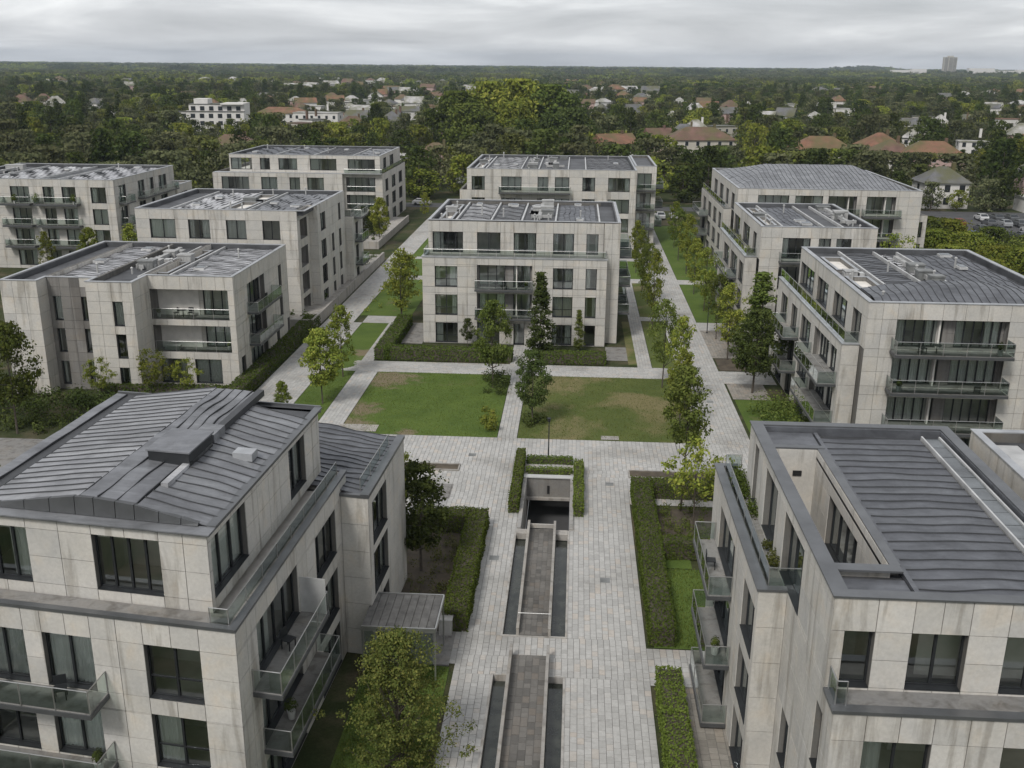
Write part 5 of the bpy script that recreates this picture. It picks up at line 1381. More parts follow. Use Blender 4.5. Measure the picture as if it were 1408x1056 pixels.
# leafy bodies: hedges and shrubs
def hedge(segs, h, label, dens=150, leaf=.06, mat='hedge', name='hedge', group='clipped hedges'):
    """segs: list of (x0,x1,y0,y1) boxes"""
    o = tag(link(name, None), label, 'hedge', group)
    core = MB(); P_ = []; N_ = []
    rng = np.random.default_rng(int(abs(segs[0][0]) * 100) + 3)
    for (x0, x1, y0, y1) in segs:
        core.box(x0 + .1, x1 - .1, y0 + .1, y1 - .1, 0, h - .12)
        for ax, area in (('t', (x1 - x0) * (y1 - y0)), ('s', (x1 - x0) * h), ('n', (x1 - x0) * h), ('w', (y1 - y0) * h), ('e', (y1 - y0) * h)):
            n = int(area * dens); u, v = rng.random(n), rng.random(n)
            if ax == 't': p = np.stack([x0 + u * (x1 - x0), y0 + v * (y1 - y0), np.full(n, h)], 1); nn = (0, 0, 1)
            elif ax in 'sn': p = np.stack([x0 + u * (x1 - x0), np.full(n, y0 if ax == 's' else y1), v * h], 1); nn = (0, -1 if ax == 's' else 1, .2)
            else: p = np.stack([np.full(n, x0 if ax == 'w' else x1), y0 + u * (y1 - y0), v * h], 1); nn = (-1 if ax == 'w' else 1, 0, .2)
            lump = .05 * np.sin(p[:, 0] * 2.1 + p[:, 2] * 3) * np.cos(p[:, 1] * 1.7 + 1) + rng.normal(size=n) * .035
            p = p + np.array(nn) * (lump - .03)[:, None]
            P_.append(p); N_.append(np.array(nn) + rng.normal(size=(n, 3)) * .65)
    p = np.concatenate(P_); nn = np.concatenate(N_)
    v = leaf_quads(p, nn, leaf * rng.uniform(.6, 1.4, len(p)), rng)
    link('stem_core', core.mesh('stem_core', M['bark']), o)
    link('foliage', quads_mesh('foliage', v, [M[mat]]), o)
    return o
hedge([(-6.75, -5.35, 48.7, 62.3), (-10.3, -6.75, 60.9, 62.3)], 1.35, 'thick clipped hedge turning a corner left of the sunken ramp', 220)
hedge([(4.6, 6.05, 48.0, 68.9), (6.05, 11.6, 67.6, 68.9), (6.05, 9.2, 58.2, 59.4)], 1.25, 'long clipped hedge with side arms right of the plaza', 200)
hedge([(4.65, 5.9, 28, 44.2)], 1.3, 'short thick hedge at the lower right of the plaza', 230)
hedge([(-4.15, -3.45, 64.4, 74.6)], 1.0, 'narrow hedge on the left rim of the stair well', 220)
hedge([(.42, 1.1, 64.1, 72.6)], 1.0, 'narrow hedge on the right rim of the stair well', 220)
hedge([(-3.3, .3, 73.6, 74.3)], .55, 'low hedge behind the stair well', 220)
hedge([(-3.3, .3, 71.5, 72.2)], .45, 'low planting on the back edge of the stair well', 220, group=None)
hedge([(-20.0, -6.3, 101.6, 103.2), (-21.0, -19.3, 101.6, 117.0)], 1.3, 'hedge in front of the left half of the central block', 90, .085)
hedge([(-3.2, 3.6, 101.6, 103.0)], 1.2, 'hedge in front of the right half of the central block', 90, .085)
hedge([(-32.0, -30.35, 86.4, 116), (-44, -32.0, 86.4, 87.7)], 1.3, 'long hedge round the corner of the left middle block', 70, .095)
def mass(x0, x1, y0, y1, n, h, mat, label, leaf=.1, per=90, name='shrubs', cat='shrubs', r=.7, kind=None, hs=(0, 0)):
    rng = np.random.default_rng(int(abs(x0 * 31 + y0 * 7)) + 1)
    c = np.stack([rng.uniform(x0, x1, n), rng.uniform(y0, y1, n), rng.uniform(.15, h, n)], 1)
    idx = np.repeat(np.arange(n), per)
    d = rng.normal(size=(len(idx), 3)); d /= np.linalg.norm(d, axis=1, keepdims=True)
    sz = rng.uniform(.6, 1.2, n) * r
    p = c[idx] + d * (rng.random(len(idx)) ** .4 * sz[idx])[:, None]
    p[:, 2] = np.abs(p[:, 2])
    v = leaf_quads(p, d + rng.normal(size=d.shape) * .5 + np.array([0, 0, .3]), leaf * rng.uniform(.6, 1.3, len(idx)), rng)
    o = link(name, quads_mesh(name, v, [M[mat]]))
    return tag(o, label, cat, None, kind or 'stuff')
mass(-58, -33, 80.5, 86.0, 90, 1.2, 'leaf_dark', 'dense dark shrubs in front of the left middle block', .13, 90, r=1.0)
mass(-52, -32, 77.0, 80.0, 40, .6, 'leaf_dark', 'low dark undergrowth beside the left footpath', .12, 80, r=.8)
mass(-60, -38, 63, 67.5, 40, .8, 'leaf_mid', 'green shrubs left of the near left roof', .12, 80, r=.9)
mass(-10.0, -7.0, 50, 60, 36, .35, 'leaf_olive', 'loose low plants in the left garden bed', .06, 60, r=.45)
mass(6.4, 9.5, 60.3, 66.5, 26, .5, 'leaf_mid', 'mixed low plants behind the right hedge', .07, 70, r=.5)
mass(16.2, 21.6, 74.5, 90.0, 46, 1.2, 'leaf_mid', 'lush shrubs in front of the third right block', .12, 110, r=1.1)
mass(18.6, 20.6, 97, 112, 18, 1.0, 'leaf_dark', 'dark shrubs between the second and third right blocks', .12, 90, r=1.0)
mass(23.0, 38.0, 68.5, 73.5, 46, .8, 'leaf_dark', 'shrubs along the front of the third right block', .12, 90, r=.9)
mass(-8.8, -6.4, 90.8, 96.8, 18, .7, 'leaf_dark', 'dark bushes at the far right corner of the left lawn', .1, 90, r=.7)
mass(-7.7, -6.5, 80.2, 84.8, 9, 1.2, 'leaf_lime', 'bright slim bush on the right edge of the left lawn', .1, 90, r=.5)
mass(-4.0, -2.3, 81.9, 84.2, 8, .5, 'leaf_dark', 'dark shrub round the foot of the tree on the right lawn', .1, 90, r=.5)
mass(9.0, 10.8, 80.3, 83, 9, .7, 'leaf_dark', 'dark shrub at the near right corner of the right lawn', .1, 90, r=.6)
mass(8.3, 8.7, 37.4, 49.2, 1, .2, 'leaf_mid', 'x', .05, 1) if False else None
mass(8.45, 9.0, 43.0, 49.0, 22, 10.55, 'leaf_mid', 'x') if False else None
def trough(x0, x1, y0, y1, z, n, label, mat, r=.35):
    rng = np.random.default_rng(n)
    c = np.stack([rng.uniform(x0, x1, n), rng.uniform(y0, y1, n), z + rng.uniform(.1, .45, n)], 1)
    idx = np.repeat(np.arange(n), 90); d = rng.normal(size=(len(idx), 3)); d /= np.linalg.norm(d, axis=1, keepdims=True)
    p = c[idx] + d * (rng.random(len(idx)) ** .4 * r)[:, None]; p[:, 2] = np.maximum(p[:, 2], z)
    v = leaf_quads(p, d + rng.normal(size=d.shape) * .5, .055 * rng.uniform(.6, 1.4, len(idx)), rng)
    tag(link('terrace_plants', quads_mesh('terrace_plants', v, [M[mat]])), label, 'plants', None, 'stuff')
trough(8.5, 8.85, 43.6, 49.2, 9.85, 22, 'bushy green plants filling the far end of the near right terrace', 'leaf_mid', .42)
trough(8.6, 8.85, 37.6, 41.0, 9.85, 7, 'patchy small plants on the near end of the near right terrace', 'leaf_olive', .26)
trough(19.5, 20.2, 115, 133, 9.75, 22, 'plants along the terrace of the second right block', 'leaf_olive', .4)
for bx, n in ((-30.9, 1), (-33.9, 2)):
    mass(bx - 4.5, bx - .6, 115 if n == 1 else 169, 156 if n == 1 else 199, 30, .6, 'leaf_dark' if n == 1 else 'leaf_mid', ['', 'low plants behind the planter wall of the left second block', 'low plants behind the planter wall of the left rear block'][n], .13, 60, r=.7).location.z = .9
mass(-26.4, -21, 123, 142, 14, .4, 'leaf_lime', 'scattered pale seedlings on the long grass panel', .1, 50, r=.6)
mass(-30.0, -27.0, 162, 164, 4, .3, 'leaf_dark', 'low bush at the kerb', .1, 50, r=.6) if False else None
for i, (x, y, s, l) in enumerate([(-83, 144.9, .5, 'leafy pot plant on the top left balcony of the far left block'), (-79.8, 145.1, .6, 'tall pot plant between the top balconies of the far left block'), (-74.0, 144.9, .5, 'bushy pot plant at the right end of the top balcony of the far left block')]):
    rng = np.random.default_rng(i + 50); n = 260
    d = rng.normal(size=(n, 3)); d /= np.linalg.norm(d, axis=1, keepdims=True)
    v = leaf_quads(np.array([0, 0, .85]) + d * (rng.random(n) ** .4)[:, None] * s * np.array([1, 1, 1.4]), d + .3, .1 * rng.uniform(.6, 1.3, n), rng)
    pp = tag(link('pot_plant', None, None, (x, y, 9.92)), l, 'pot plant')
    link('leaves', quads_mesh('leaves', v, [M['leaf_mid']]), pp)
    link('pot', MB().tube([(0, 0, 0), (0, 0, .4)], [.16, .22], 10).mesh('pot', M['plant_pot']), pp)
for (x, y, z, l) in ((-11.55, 36.0, 3.26, 'small potted shrub on the lower side balcony of the near left block'),):
    rng = np.random.default_rng(77); n = 300
    d = rng.normal(size=(n, 3)); d /= np.linalg.norm(d, axis=1, keepdims=True)
    v = leaf_quads(np.array([0, 0, .7]) + d * (rng.random(n) ** .4)[:, None] * .35, d + .3, .05 * rng.uniform(.6, 1.3, n), rng)
    pp = tag(link('pot_plant', None, None, (x, y, z)), l, 'pot plant')
    link('leaves', quads_mesh('leaves', v, [M['leaf_dark']]), pp)
    link('pot', MB().tube([(0, 0, 0), (0, 0, .4)], [.14, .19], 10).mesh('pot', M['plant_pot']), pp)
# grass blades along lawns (near ones)
def grass(zones, dens, h, mat, label):
    V = []
    for (x0, x1, y0, y1) in zones:
        n = int((x1 - x0) * (y1 - y0) * dens)
        p = np.stack([nrg.uniform(x0, x1, n), nrg.uniform(y0, y1, n), np.full(n, .015)], 1)
        a = nrg.uniform(0, 6.28, n); w = nrg.uniform(.5, 1.3, n)
        dx = np.stack([np.cos(a), np.sin(a), np.zeros(n)], 1) * (h * .32 * w)[:, None]
        up = np.stack([nrg.normal(size=n) * .35 * h, nrg.normal(size=n) * .35 * h, h * w], 1)
        V.append(np.stack([p - dx, p + dx, p + dx * .4 + up, p - dx * .4 + up], 1).reshape(-1, 3))
    tag(link('grass', quads_mesh('grass', np.concatenate(V), [M[mat]])), label, 'grass', None, 'stuff')
grass([(-19.7, -6.2, 79.4, 97.3), (-25.5, -22.2, 79.4, 97)], 55, .07, 'leaf_mid', 'short mown grass on the left lawns')
grass([(-4.35, 10.9, 79.4, 97.3)], 42, .07, 'leaf_olive', 'dry short grass on the right lawn')
grass([(-10.2, -6.0, 30, 45.2), (5.0, 8.5, 48, 57)], 160, .08, 'leaf_mid', 'grass in the narrow gardens beside the near blocks')

# lamps and posts
def lamp(x, y, h, label, group=None):
    o = tag(link('street_lamp', None, None, (x, y, 0)), label, 'lamp', group)
    link('pole', MB().tube([(0, 0, 0), (0, 0, h)], [.055, .04], 8).box(-.13, .13, -.13, .13, 0, .03).mesh('pole', M['frame']), o)
    link('head', MB().tube([(0, 0, h), (0, 0, h + .25)], [.1, .13], 10).tube([(0, 0, h + .252), (0, 0, h + .3)], [.17, .15], 10).mesh('head', M['frame']), o)
lamp(-1.64, 74.75, 3.2, 'thin dark lamp post behind the stair well')
lamp(17.0, 104.0, 3.4, 'thin lamp post right of the lane by the soil bed') if False else None
lamp(15.9, 116.4, 3.4, 'thin dark lamp post at the edge of the lane before the second right block')
lamp(-25.9, 104.6, 3.4, 'thin dark lamp post on the left grass strip')
# balcony furniture
def chair(x, y, z, rz, label, group):
    o = tag(link('balcony_chair', None, None, (x, y, z)), label, 'chair', group); o.rotation_euler = (0, 0, rz)
    link('seat', MB().box(-.24, .24, -.24, .24, .42, .46).mesh('seat', M['frame']), o)
    link('backrest', MB().box(-.24, .24, .21, .25, .5, .9).mesh('backrest', M['frame']), o)
    for a, b in ((-.2, -.2), (.2, -.2), (-.2, .2), (.2, .2)): link('leg', MB().box(a - .02, a + .02, b - .02, b + .02, 0, .42).mesh('leg', M['frame']), o)
gc = 'chairs on the recessed balconies of the left middle block'
for x, y, l in ((-38.0, 91.6, 'dark chair on the upper recessed balcony, left of its table'), (-36.6, 91.7, 'dark chair on the upper recessed balcony, right of its table')): chair(x, y, 6.72, rnd.uniform(-1, 1), l, gc)
o = tag(link('balcony_table', None, None, (-37.3, 91.6, 6.72)), 'small dark table on the upper recessed balcony of the left middle block', 'table')
link('top', MB().tube([(0, 0, .68), (0, 0, .72)], .34, 14).mesh('top', M['frame']), o); link('leg', MB().tube([(0, 0, 0), (0, 0, .68)], .04, 6).mesh('leg', M['frame']), o)
o = tag(link('sun_bench', None, None, (-38.6, 91.5, 3.52)), 'white bench on the lower recessed balcony of the left middle block', 'bench')
link('seat', MB().box(-.8, .8, -.3, .3, .3, .42).mesh('seat', M['white_wall']), o); link('base', MB().box(-.7, .7, -.22, .22, 0, .3).mesh('base', M['white_wall']), o)

# things left out on balconies and terraces
gf = 'chairs on balconies and terraces'
for x, y, z, rz, l in ((-11.6, 36.4, 6.46, 1.2, 'dark chair on the upper side balcony of the near left block'), (-19.4, 32.25, 6.46, .4, 'dark chair on the front balcony of the near left block'),
    (-7.6, 108.3, 6.46, .2, 'dark chair on the upper middle balcony of the central block'), (-9.6, 108.3, 3.26, -.5, 'dark chair on the lower middle balcony of the central block'),
    (26.0, 73.7, 9.81, .3, 'dark chair at the left of the top balcony, third right block'), (30.4, 73.7, 6.86, -.4, 'dark chair on the middle balcony, third right block'),
    (7.1, 45.0, 6.46, 1.5, 'dark chair on the upper side balcony of the near right block'), (10.6, 40.2, 9.83, 1.4, 'dark chair in the roof court of the near right block'),
    (-31.2, 99.0, 6.71, 1.4, 'dark chair on the side balcony of the left middle block')): chair(x, y, z, rz, l, gf)
def table(x, y, z, l):
    o = tag(link('balcony_table', None, None, (x, y, z)), l, 'table')
    link('top', MB().tube([(0, 0, .68), (0, 0, .72)], .34, 14).mesh('top', M['frame']), o); link('leg', MB().tube([(0, 0, 0), (0, 0, .68)], .04, 6).mesh('leg', M['frame']), o)
table(-8.6, 108.3, 6.46, 'small round table on the upper middle balcony of the central block')
table(27.0, 73.6, 9.81, 'small round table on the top balcony of the third right block')
table(10.6, 39.1, 9.83, 'small round table in the roof court of the near right block')
def pot(x, y, z, s, l, mat='leaf_mid', kr=.2):
    rng = np.random.default_rng(int(abs(x * 7 + y)) + 5); n = 320
    d = rng.normal(size=(n, 3)); d /= np.linalg.norm(d, axis=1, keepdims=True)
    v = leaf_quads(np.array([0, 0, .35 + s]) + d * (rng.random(n) ** .4)[:, None] * s * np.array([.8, .8, 1.2]), d + .3, .055 * rng.uniform(.6, 1.3, n), rng)
    pp = tag(link('pot_plant', None, None, (x, y, z)), l, 'pot plant')
    link('leaves', quads_mesh('leaves', v, [M[mat]]), pp)
    link('pot', MB().tube([(0, 0, 0), (0, 0, .4)], [kr * .8, kr], 10).tube([(0, 0, .401), (0, 0, .43)], [kr * 1.1, kr * 1.1], 10).mesh('pot', M['plant_pot']), pp)
for a in ((-22.3, 32.65, 6.46, .3, 'pot plant at the left of the front balcony of the near left block'), (-18.2, 32.15, 3.26, .32, 'pot plant on the lower front balcony of the near left block', 'leaf_dark'),
    (10.9, 36.0, 9.83, .35, 'pot plant in the roof court of the near right block'), (-5.2, 108.3, 6.46, .3, 'pot plant at the right end of the upper middle balcony'),
    (-10.2, 108.4, 3.26, .3, 'pot plant at the left end of the lower middle balcony', 'leaf_dark'), (24.6, 73.6, 6.86, .3, 'pot plant at the left end of the middle balcony, third right block'),
    (31.6, 73.6, 9.81, .35, 'pot plant at the right end of the top balcony, third right block', 'leaf_dark'), (7.2, 42.4, 3.26, .3, 'pot plant on the lower side balcony of the near right block'),
    (-33.0, 91.6, 3.52, .3, 'pot plant on the lower recessed balcony, left middle block'), (-39.6, 91.4, 6.72, .3, 'pot plant on the upper recessed balcony, left middle block')): pot(*a)
# drain covers in the paving
for i, (x, y) in enumerate([(2.4, 55.2), (-4.6, 57.6), (3.1, 70.1), (-7.8, 75.2), (13.1, 90.5), (13.0, 118.0)]):
    o = link('drain_cover', MB().box(-.3, .3, -.3, .3, -.02, .012).mesh('drain_cover', M['hvac']), None, (x, y, 0))
    tag(o, ('metal drain cover in the plaza paving right of the upper ramp', 'metal drain cover in the plaza paving left of the upper ramp', 'metal drain cover right of the stair well', 'metal drain cover on the left part of the plaza', 'metal drain cover in the near part of the right lane', 'metal drain cover in the far part of the right lane')[i], 'drain cover', 'drain covers')

# ================================================================== FAR FIELD
def car(x, y, rz, mat, label, group):
    o = tag(link('parked_car', None, None, (x, y, 0)), label, 'car', group); o.rotation_euler = (0, 0, rz)
    b = MB()
    prof = [(-2.15, .3), (2.1, .3), (2.15, .62), (1.95, .82), (1.05, .92), (.35, 1.38), (-1.2, 1.42), (-1.9, .98), (-2.15, .85)]
    n = len(prof)
    pts = [(px, -.85 if pz < 1 else -.68, pz) for px, pz in prof] + [(px, .85 if pz < 1 else .68, pz) for px, pz in prof]
    b.poly(pts, [tuple(range(n)), tuple(range(2 * n - 1, n - 1, -1))] + [(i, i + n, (i + 1) % n + n, (i + 1) % n) for i in range(n)])
    link('body', b.mesh('body', mat), o)
    w = MB()
    for s in (-1, 1):
        w.poly([(-1.6, s * .80, .98), (.85, s * .80, .98), (.3, s * .70, 1.33), (-1.15, s * .70, 1.36)], [(0, 1, 2, 3)])
    w.poly([(1.02, -.72, .96), (1.02, .72, .96), (.4, .6, 1.36), (.4, -.6, 1.36)], [(0, 1, 2, 3)]); w.poly([(-1.86, -.72, 1.03), (-1.86, .72, 1.03), (-1.25, .6, 1.40), (-1.25, -.6, 1.40)], [(0, 1, 2, 3)])
    w.v = [(a * 1.02, c * 1.03, d + .01) for a, c, d in w.v]
    link('windows', w.mesh('windows', M['far_window']), o)
    for wx in (-1.35, 1.35):
        for s in (-1, 1): link('wheel', MB().tube([(wx, s * .72, .32), (wx, s * .9, .32)], .32, 10).mesh('wheel', M['tyre']), o)
paint = {}
for nm, c in (('white', (.6, .6, .6)), ('silver', (.35, .36, .37)), ('black', (.02, .02, .022)), ('grey', (.12, .125, .13)), ('red', (.25, .03, .025)), ('blue', (.04, .07, .15))):
    paint[nm] = simple(nm + "_car_paint", c, .25, .2, 0, 1, 0)
cars = [(-41, 225.5, 0, 'silver', 'silver car on the road behind the left rear block'), (-34.5, 225.4, 0, 'white', 'white car parked on the road at the end of the left lane'),
        (17.5, 210.5, 1.6, 'white', 'white car at the end of the right lane, left one'), (20.4, 211, 1.6, 'white', 'white car at the end of the right lane, right one'), (13.4, 225, 0, 'grey', 'grey car on the road beyond the right lane')]
j = 0
for r_ in range(4):
    for c_ in range(9):
        if rnd.random() < .2: continue
        nm = rnd.choice(('white', 'silver', 'black', 'grey', 'white', 'black', 'silver', 'grey', 'blue', 'white', 'red'))
        x, y = 74 + c_ * 3.0 + r_ * 1.5, 192 + r_ * 8
        cars.append((x, y, 1.57 + rnd.uniform(-.03, .03), nm, '%s car, number %d from the left in the %s row of the car park' % (nm, c_ + 1, ('nearest', 'second', 'third', 'farthest')[r_])))
ORD = ('first', 'second', 'third', 'fourth', 'fifth', 'sixth', 'seventh', 'eighth', 'ninth')
for x, y, rz, nm, l in cars:
    for k in range(9): l = l.replace('number %d from' % (k + 1), ORD[k] + ' from')
    car(x, y, rz, paint[nm], l, 'cars in the car park' if 'car park' in l else 'cars by the rear road')

seen = []       # (x, y, half width, height that must stay visible)
avoid = []      # rects kept clear of trees (x0,x1,y0,y1)
def house(x, y, w, d, h, rh, wall, roof, label, rz=0, cat='house', storeys=2, group=None, detail=True, hip=True, clear=22, name='house'):
    o = tag(link(name, None, None, (x, y, gz(x, y))), label, cat, group); o.rotation_euler = (0, 0, rz)
    b = MB().box(-w / 2, w / 2, -d / 2, d / 2, -.2, h); link('wall', b.mesh('wall', M[wall]), o)
    e = .5; r = MB()
    if hip == 'flat':
        r.box(-w / 2 - .2, w / 2 + .2, -d / 2 - .2, d / 2 + .2, h + .002, h + .35)
    else:
        L = max(0, (w - d) / 2) if hip else w / 2 + e
        if w < d: L = .5
        r.poly([(-w / 2 - e, -d / 2 - e, h), (w / 2 + e, -d / 2 - e, h), (w / 2 + e, d / 2 + e, h), (-w / 2 - e, d / 2 + e, h), (-L, 0, h + rh), (L, 0, h + rh)],
               [(3, 2, 1, 0), (0, 1, 5, 4), (1, 2, 5), (2, 3, 4, 5), (3, 0, 4)])
    ro = link('roof', r.mesh('roof', M[roof]), o)
    if detail:
        link('chimney', MB().box(w * .2, w * .2 + .8, -.3, .5, h + rh * .4, h + rh + .9).mesh('chimney', M['brown_tile' if roof != 'pale_roof' else 'white_wall']), ro)
        for s in range(storeys):
            n = max(2, int(w / 3.2))
            for i in range(n):
                cx = -w / 2 + w * (i + .5) / n; z0 = .9 + s * (h / storeys)
                fr = link('window', MB().box(cx - .62, cx + .62, -d / 2 - .06, -d / 2 - .002, z0 - .05, z0 + 1.5).mesh('window', M['white_wall' if wall != 'white_wall' else 'frame']), o)
                link('pane', MB().box(cx - .52, cx + .52, -d / 2 - .09, -d / 2 - .062, z0 + .05, z0 + 1.4).mesh('pane', M['far_window']), fr)
            for sx in (-1, 1):
                fr = link('window', MB().box(sx * (w / 2 + .002), sx * (w / 2 + .06), -.62, .62, .9 + s * (h / storeys), 2.3 + s * (h / storeys)).mesh('window', M['far_window']), o)
    avoid.append((x - w / 2 - 2, x + w / 2 + 2, y - d / 2 - clear, y + d / 2 + 2))
    seen.append((x, y, w / 2, (5.8 if group is None else rnd.uniform(h * .45, h + 3))))
    return o
# the white stepped apartment house on the left
o = tag(link('apartment_house', None, None, (-161, 452, 0)), 'white stepped apartment house among the trees on the left', 'building'); o.rotation_euler = (0, 0, .12)
link('wall', MB().box(-14, 14, -7, 7, -.2, 9.5).box(-10, 14, -5.5, 7, 9.502, 12.6).box(4, 14, -7.01, 7.2, 12.602, 13.2).box(-8, -2, -4, 5, 12.602, 15).mesh('wall', M['white_wall']), o)
link('roof', MB().box(-14.2, 14.2, -7.2, -5.52, 9.5, 9.9).box(-10.2, 3.9, -5.7, 7.2, 12.61, 12.9).mesh('roof', M['grey_tile']), o)
for s in range(4):
    for i in range(7):
        if s == 3 and i < 1: continue
        cx = -12 + i * 3.9; yy = -7 if s < 3 else -5.5
        fr = link('window', MB().box(cx - .95, cx + .95, yy - .08, yy - .002, .8 + s * 3.1, 2.6 + s * 3.1).mesh('window', M['frame']), o)
        link('pane', MB().box(cx - .85, cx + .85, yy - .12, yy - .082, .9 + s * 3.1, 2.5 + s * 3.1).mesh('pane', M['far_window']), fr)
avoid.append((-178, -144, 415, 462)); seen.append((-161, 452, 15, 3))
house(39, 334, 21, 12, 8, 3.8, 'cream_wall', 'brown_tile', 'broad cream villa with a red brown roof behind the rear road', .1, storeys=3, clear=30)
house(76, 328, 18, 11, 6, 3.8, 'cream_wall', 'red_tile', 'long house with mossy orange roof, leftmost of the orange roofed row', .0, clear=26)
house(99, 346, 12, 10, 6, 4, 'white_wall', 'red_tile', 'white gabled house with orange roof behind the orange row', .3, clear=26)
house(95.5, 322, 10, 10, 6, 3.6, 'white_wall', 'brown_tile', 'small white house with brown roof between the orange roofs', .1, clear=22)
house(106, 316, 18, 11, 5.5, 4, 'pink_wall', 'red_tile', 'large house with mossy orange roof, rightmost of the orange roofed row', -.1, clear=30)
house(83, 238, 10, 8, 5.6, 3.4, 'white_wall', 'grey_tile', 'white villa with a steep grey hipped roof beside the car park', .05, clear=24)
house(117, 258, 16, 11, 6, 5, 'pink_wall', 'grey_tile', 'rose coloured house with dark roof at the right edge', -.2, clear=26)
house(104, 232, 11, 6, 3, .4, 'white_wall', 'pale_roof', 'low white garage building behind the car park', 0, storeys=1, hip='flat', clear=8, detail=False)
house(-150, 520, 26, 12, 6, 3, 'white_wall', 'red_tile', 'white row house with orange roof behind the left blocks', .1, clear=40)
house(-128, 505, 22, 12, 7, 3, 'white_wall', 'pale_roof', 'white flat roofed building among trees right of the stepped apartment house', .0, hip='flat', clear=40)
house(-112, 330, 16, 10, 4.5, 3.4, 'pink_wall', 'brown_tile', 'house with brown roof among trees behind the far left block', .2, clear=30)
house(-60, 305, 18, 9, 4, 1.5, 'white_wall', 'pale_roof', 'low pale roofed hall behind the left rear block', 0, hip='flat', clear=30, detail=False)
house(-44, 318, 11, 9, 4, 3, 'pink_wall', 'brown_tile', 'small rose house behind the left rear block', 0, clear=25)
# scattered suburb, placed where the photograph shows pale roofs
walls = ['white_wall', 'white_wall', 'cream_wall', 'pink_wall', 'white_wall']; roofs = ['red_tile', 'pale_roof', 'brown_tile', 'grey_tile', 'pale_roof', 'grey_tile', 'pale_roof', 'brown_tile']
WN = {'white_wall': 'white', 'cream_wall': 'cream', 'pink_wall': 'rose'}; RN = {'red_tile': 'orange', 'pale_roof': 'pale', 'brown_tile': 'brown', 'grey_tile': 'grey'}
def zone(px0, px1, d0, d1, n, where):
    got = 0
    for _ in range(n * 30):
        if got >= n: break
        d = math.exp(rnd.uniform(math.log(d0), math.log(d1))); x = (rnd.uniform(px0, px1) - 797) / 1380 * d
        if any(a - 3 < x < b + 3 and c + 12 < d < e_ + 8 for a, b, c, e_ in avoid): continue
        wl, rf = rnd.choice(walls), rnd.choice(roofs); big = 1.35 if d > 900 else 1
        w, dd = rnd.uniform(8, 13) * big, rnd.uniform(7, 9.5) * big
        house(x, d, w, dd, rnd.uniform(5, 7) * big, rnd.uniform(2.5, 4.5), wl, rf, '%s house with %s roof %s' % (WN[wl], RN[rf], where), rnd.uniform(-.6, .6),
              group='suburban houses among the trees', hip=rnd.choice((True, True, False, 'flat')), clear=9 + d * .022, detail=d < 520)
        got += 1
zone(420, 620, 420, 1500, 62, 'left of the great tree clump')
zone(0, 240, 480, 1600, 26, 'beyond the far left block')
zone(270, 420, 560, 1800, 20, 'behind the white stepped apartment house')
zone(600, 860, 700, 2000, 30, 'beyond the great tree clump')
zone(790, 1000, 330, 1300, 26, 'right of the great tree clump')
zone(1000, 1180, 480, 1700, 18, 'beyond the orange roofed row')
zone(1220, 1420, 350, 1300, 30, 'beyond the right hand car park')
zone(0, 1400, 2000, 3600, 40, 'close to the horizon')
# tower on the horizon
o = tag(link('tower_block', None, None, (1026, 3000, 6)), 'lone grey residential tower on the right horizon', 'tower')
tw = MB().box(-20, -7, -9, 9, -5, 62).box(-6.9, 6.9, -11, 9, -5, 66).box(7, 20, -9, 9, -5, 62)
link('wall', tw.mesh('wall', M['cream_wall']), o)
o.scale = (.85, .85, .9)
st = MB()
for k in range(20):
    for a, b, yy in ((-19, -8, -9), (-6, 6, -11), (8, 19, -9)): st.box(a, b, yy - .3, yy - .01, 2 + k * 3, 3.4 + k * 3)
link('window_band', st.mesh('window_band', M['far_window']), o)
for i, (x, w) in enumerate([(870, 60), (930, 40), (1120, 70), (1200, 110), (1290, 50)]):
    o = tag(link('slab_building', MB().box(-w / 2, w / 2, -10, 10, -5, 17 + 3 * (i % 3)).mesh('slab_building', M['white_wall'])), 'long pale slab building on the right horizon, %s from the left' % ORD[i], 'building', 'slab buildings on the horizon')
    o.location = (x, 2900 + 60 * i, 10)
hl = MB(); k = 28; hx, hy = 1240, 4700
for i in range(k):
    a = 6.283 * i / k
    for rr, zz_ in ((130, 2), (95, 12), (45, 19), (0.5, 22)): hl.v.append((hx + math.cos(a) * rr * 1.25, hy + math.sin(a) * rr, zz_ + rnd.uniform(-2, 3)))
for i in range(k):
    for j in range(3):
        a, b = i * 4 + j, ((i + 1) % k) * 4 + j; hl.f.append((a, b, b + 1, a + 1)); hl.mi.append(0)
struct('hill', hl, M['meadow'], 'low wooded hill on the right horizon')

# trees: far prototypes
def far_proto(seed, H, Rr, ncl, per, leaf, mat, shape='round', base=1.2):
    rng = np.random.default_rng(seed)
    v, cs = crown(rng, H, Rr, base, shape, ncl, per, leaf, .32)
    tm = trunk(rng, H, cs, .28, base, 3)
    return quads_mesh('tree', v, [M[mat], M['bark']], tm)
FP = [far_proto(30, 10, 4.6, 44, 26, .42, 'far_leaf'), far_proto(31, 11, 4.4, 48, 26, .42, 'leaf_dark', 'oval'), far_proto(32, 9, 4.8, 42, 26, .42, 'leaf_lime'),
      far_proto(33, 12, 3.4, 44, 26, .40, 'leaf_dark', 'cone'), far_proto(34, 10, 5.2, 52, 24, .44, 'far_leaf', 'round', .6), far_proto(35, 9, 4.2, 40, 26, .40, 'leaf_olive')]
FN = ['mid green round', 'dark oval', 'fresh green round', 'dark conical', 'broad mid green', 'olive coloured']
def blocked(x, y, m=3):
    if -100 < x < 60 and y < 186 + (36 if x > -75 else 0) and y > -50 and not (x > 52): return True
    if 219 < y < 232 and -118 < x < 138: return True
    if 48 - m < x < 100 + m * 8 and 184 < y < 223: return True
    return any(a - m < x < b + m and c - m < y < d + m for a, b, c, d in avoid)
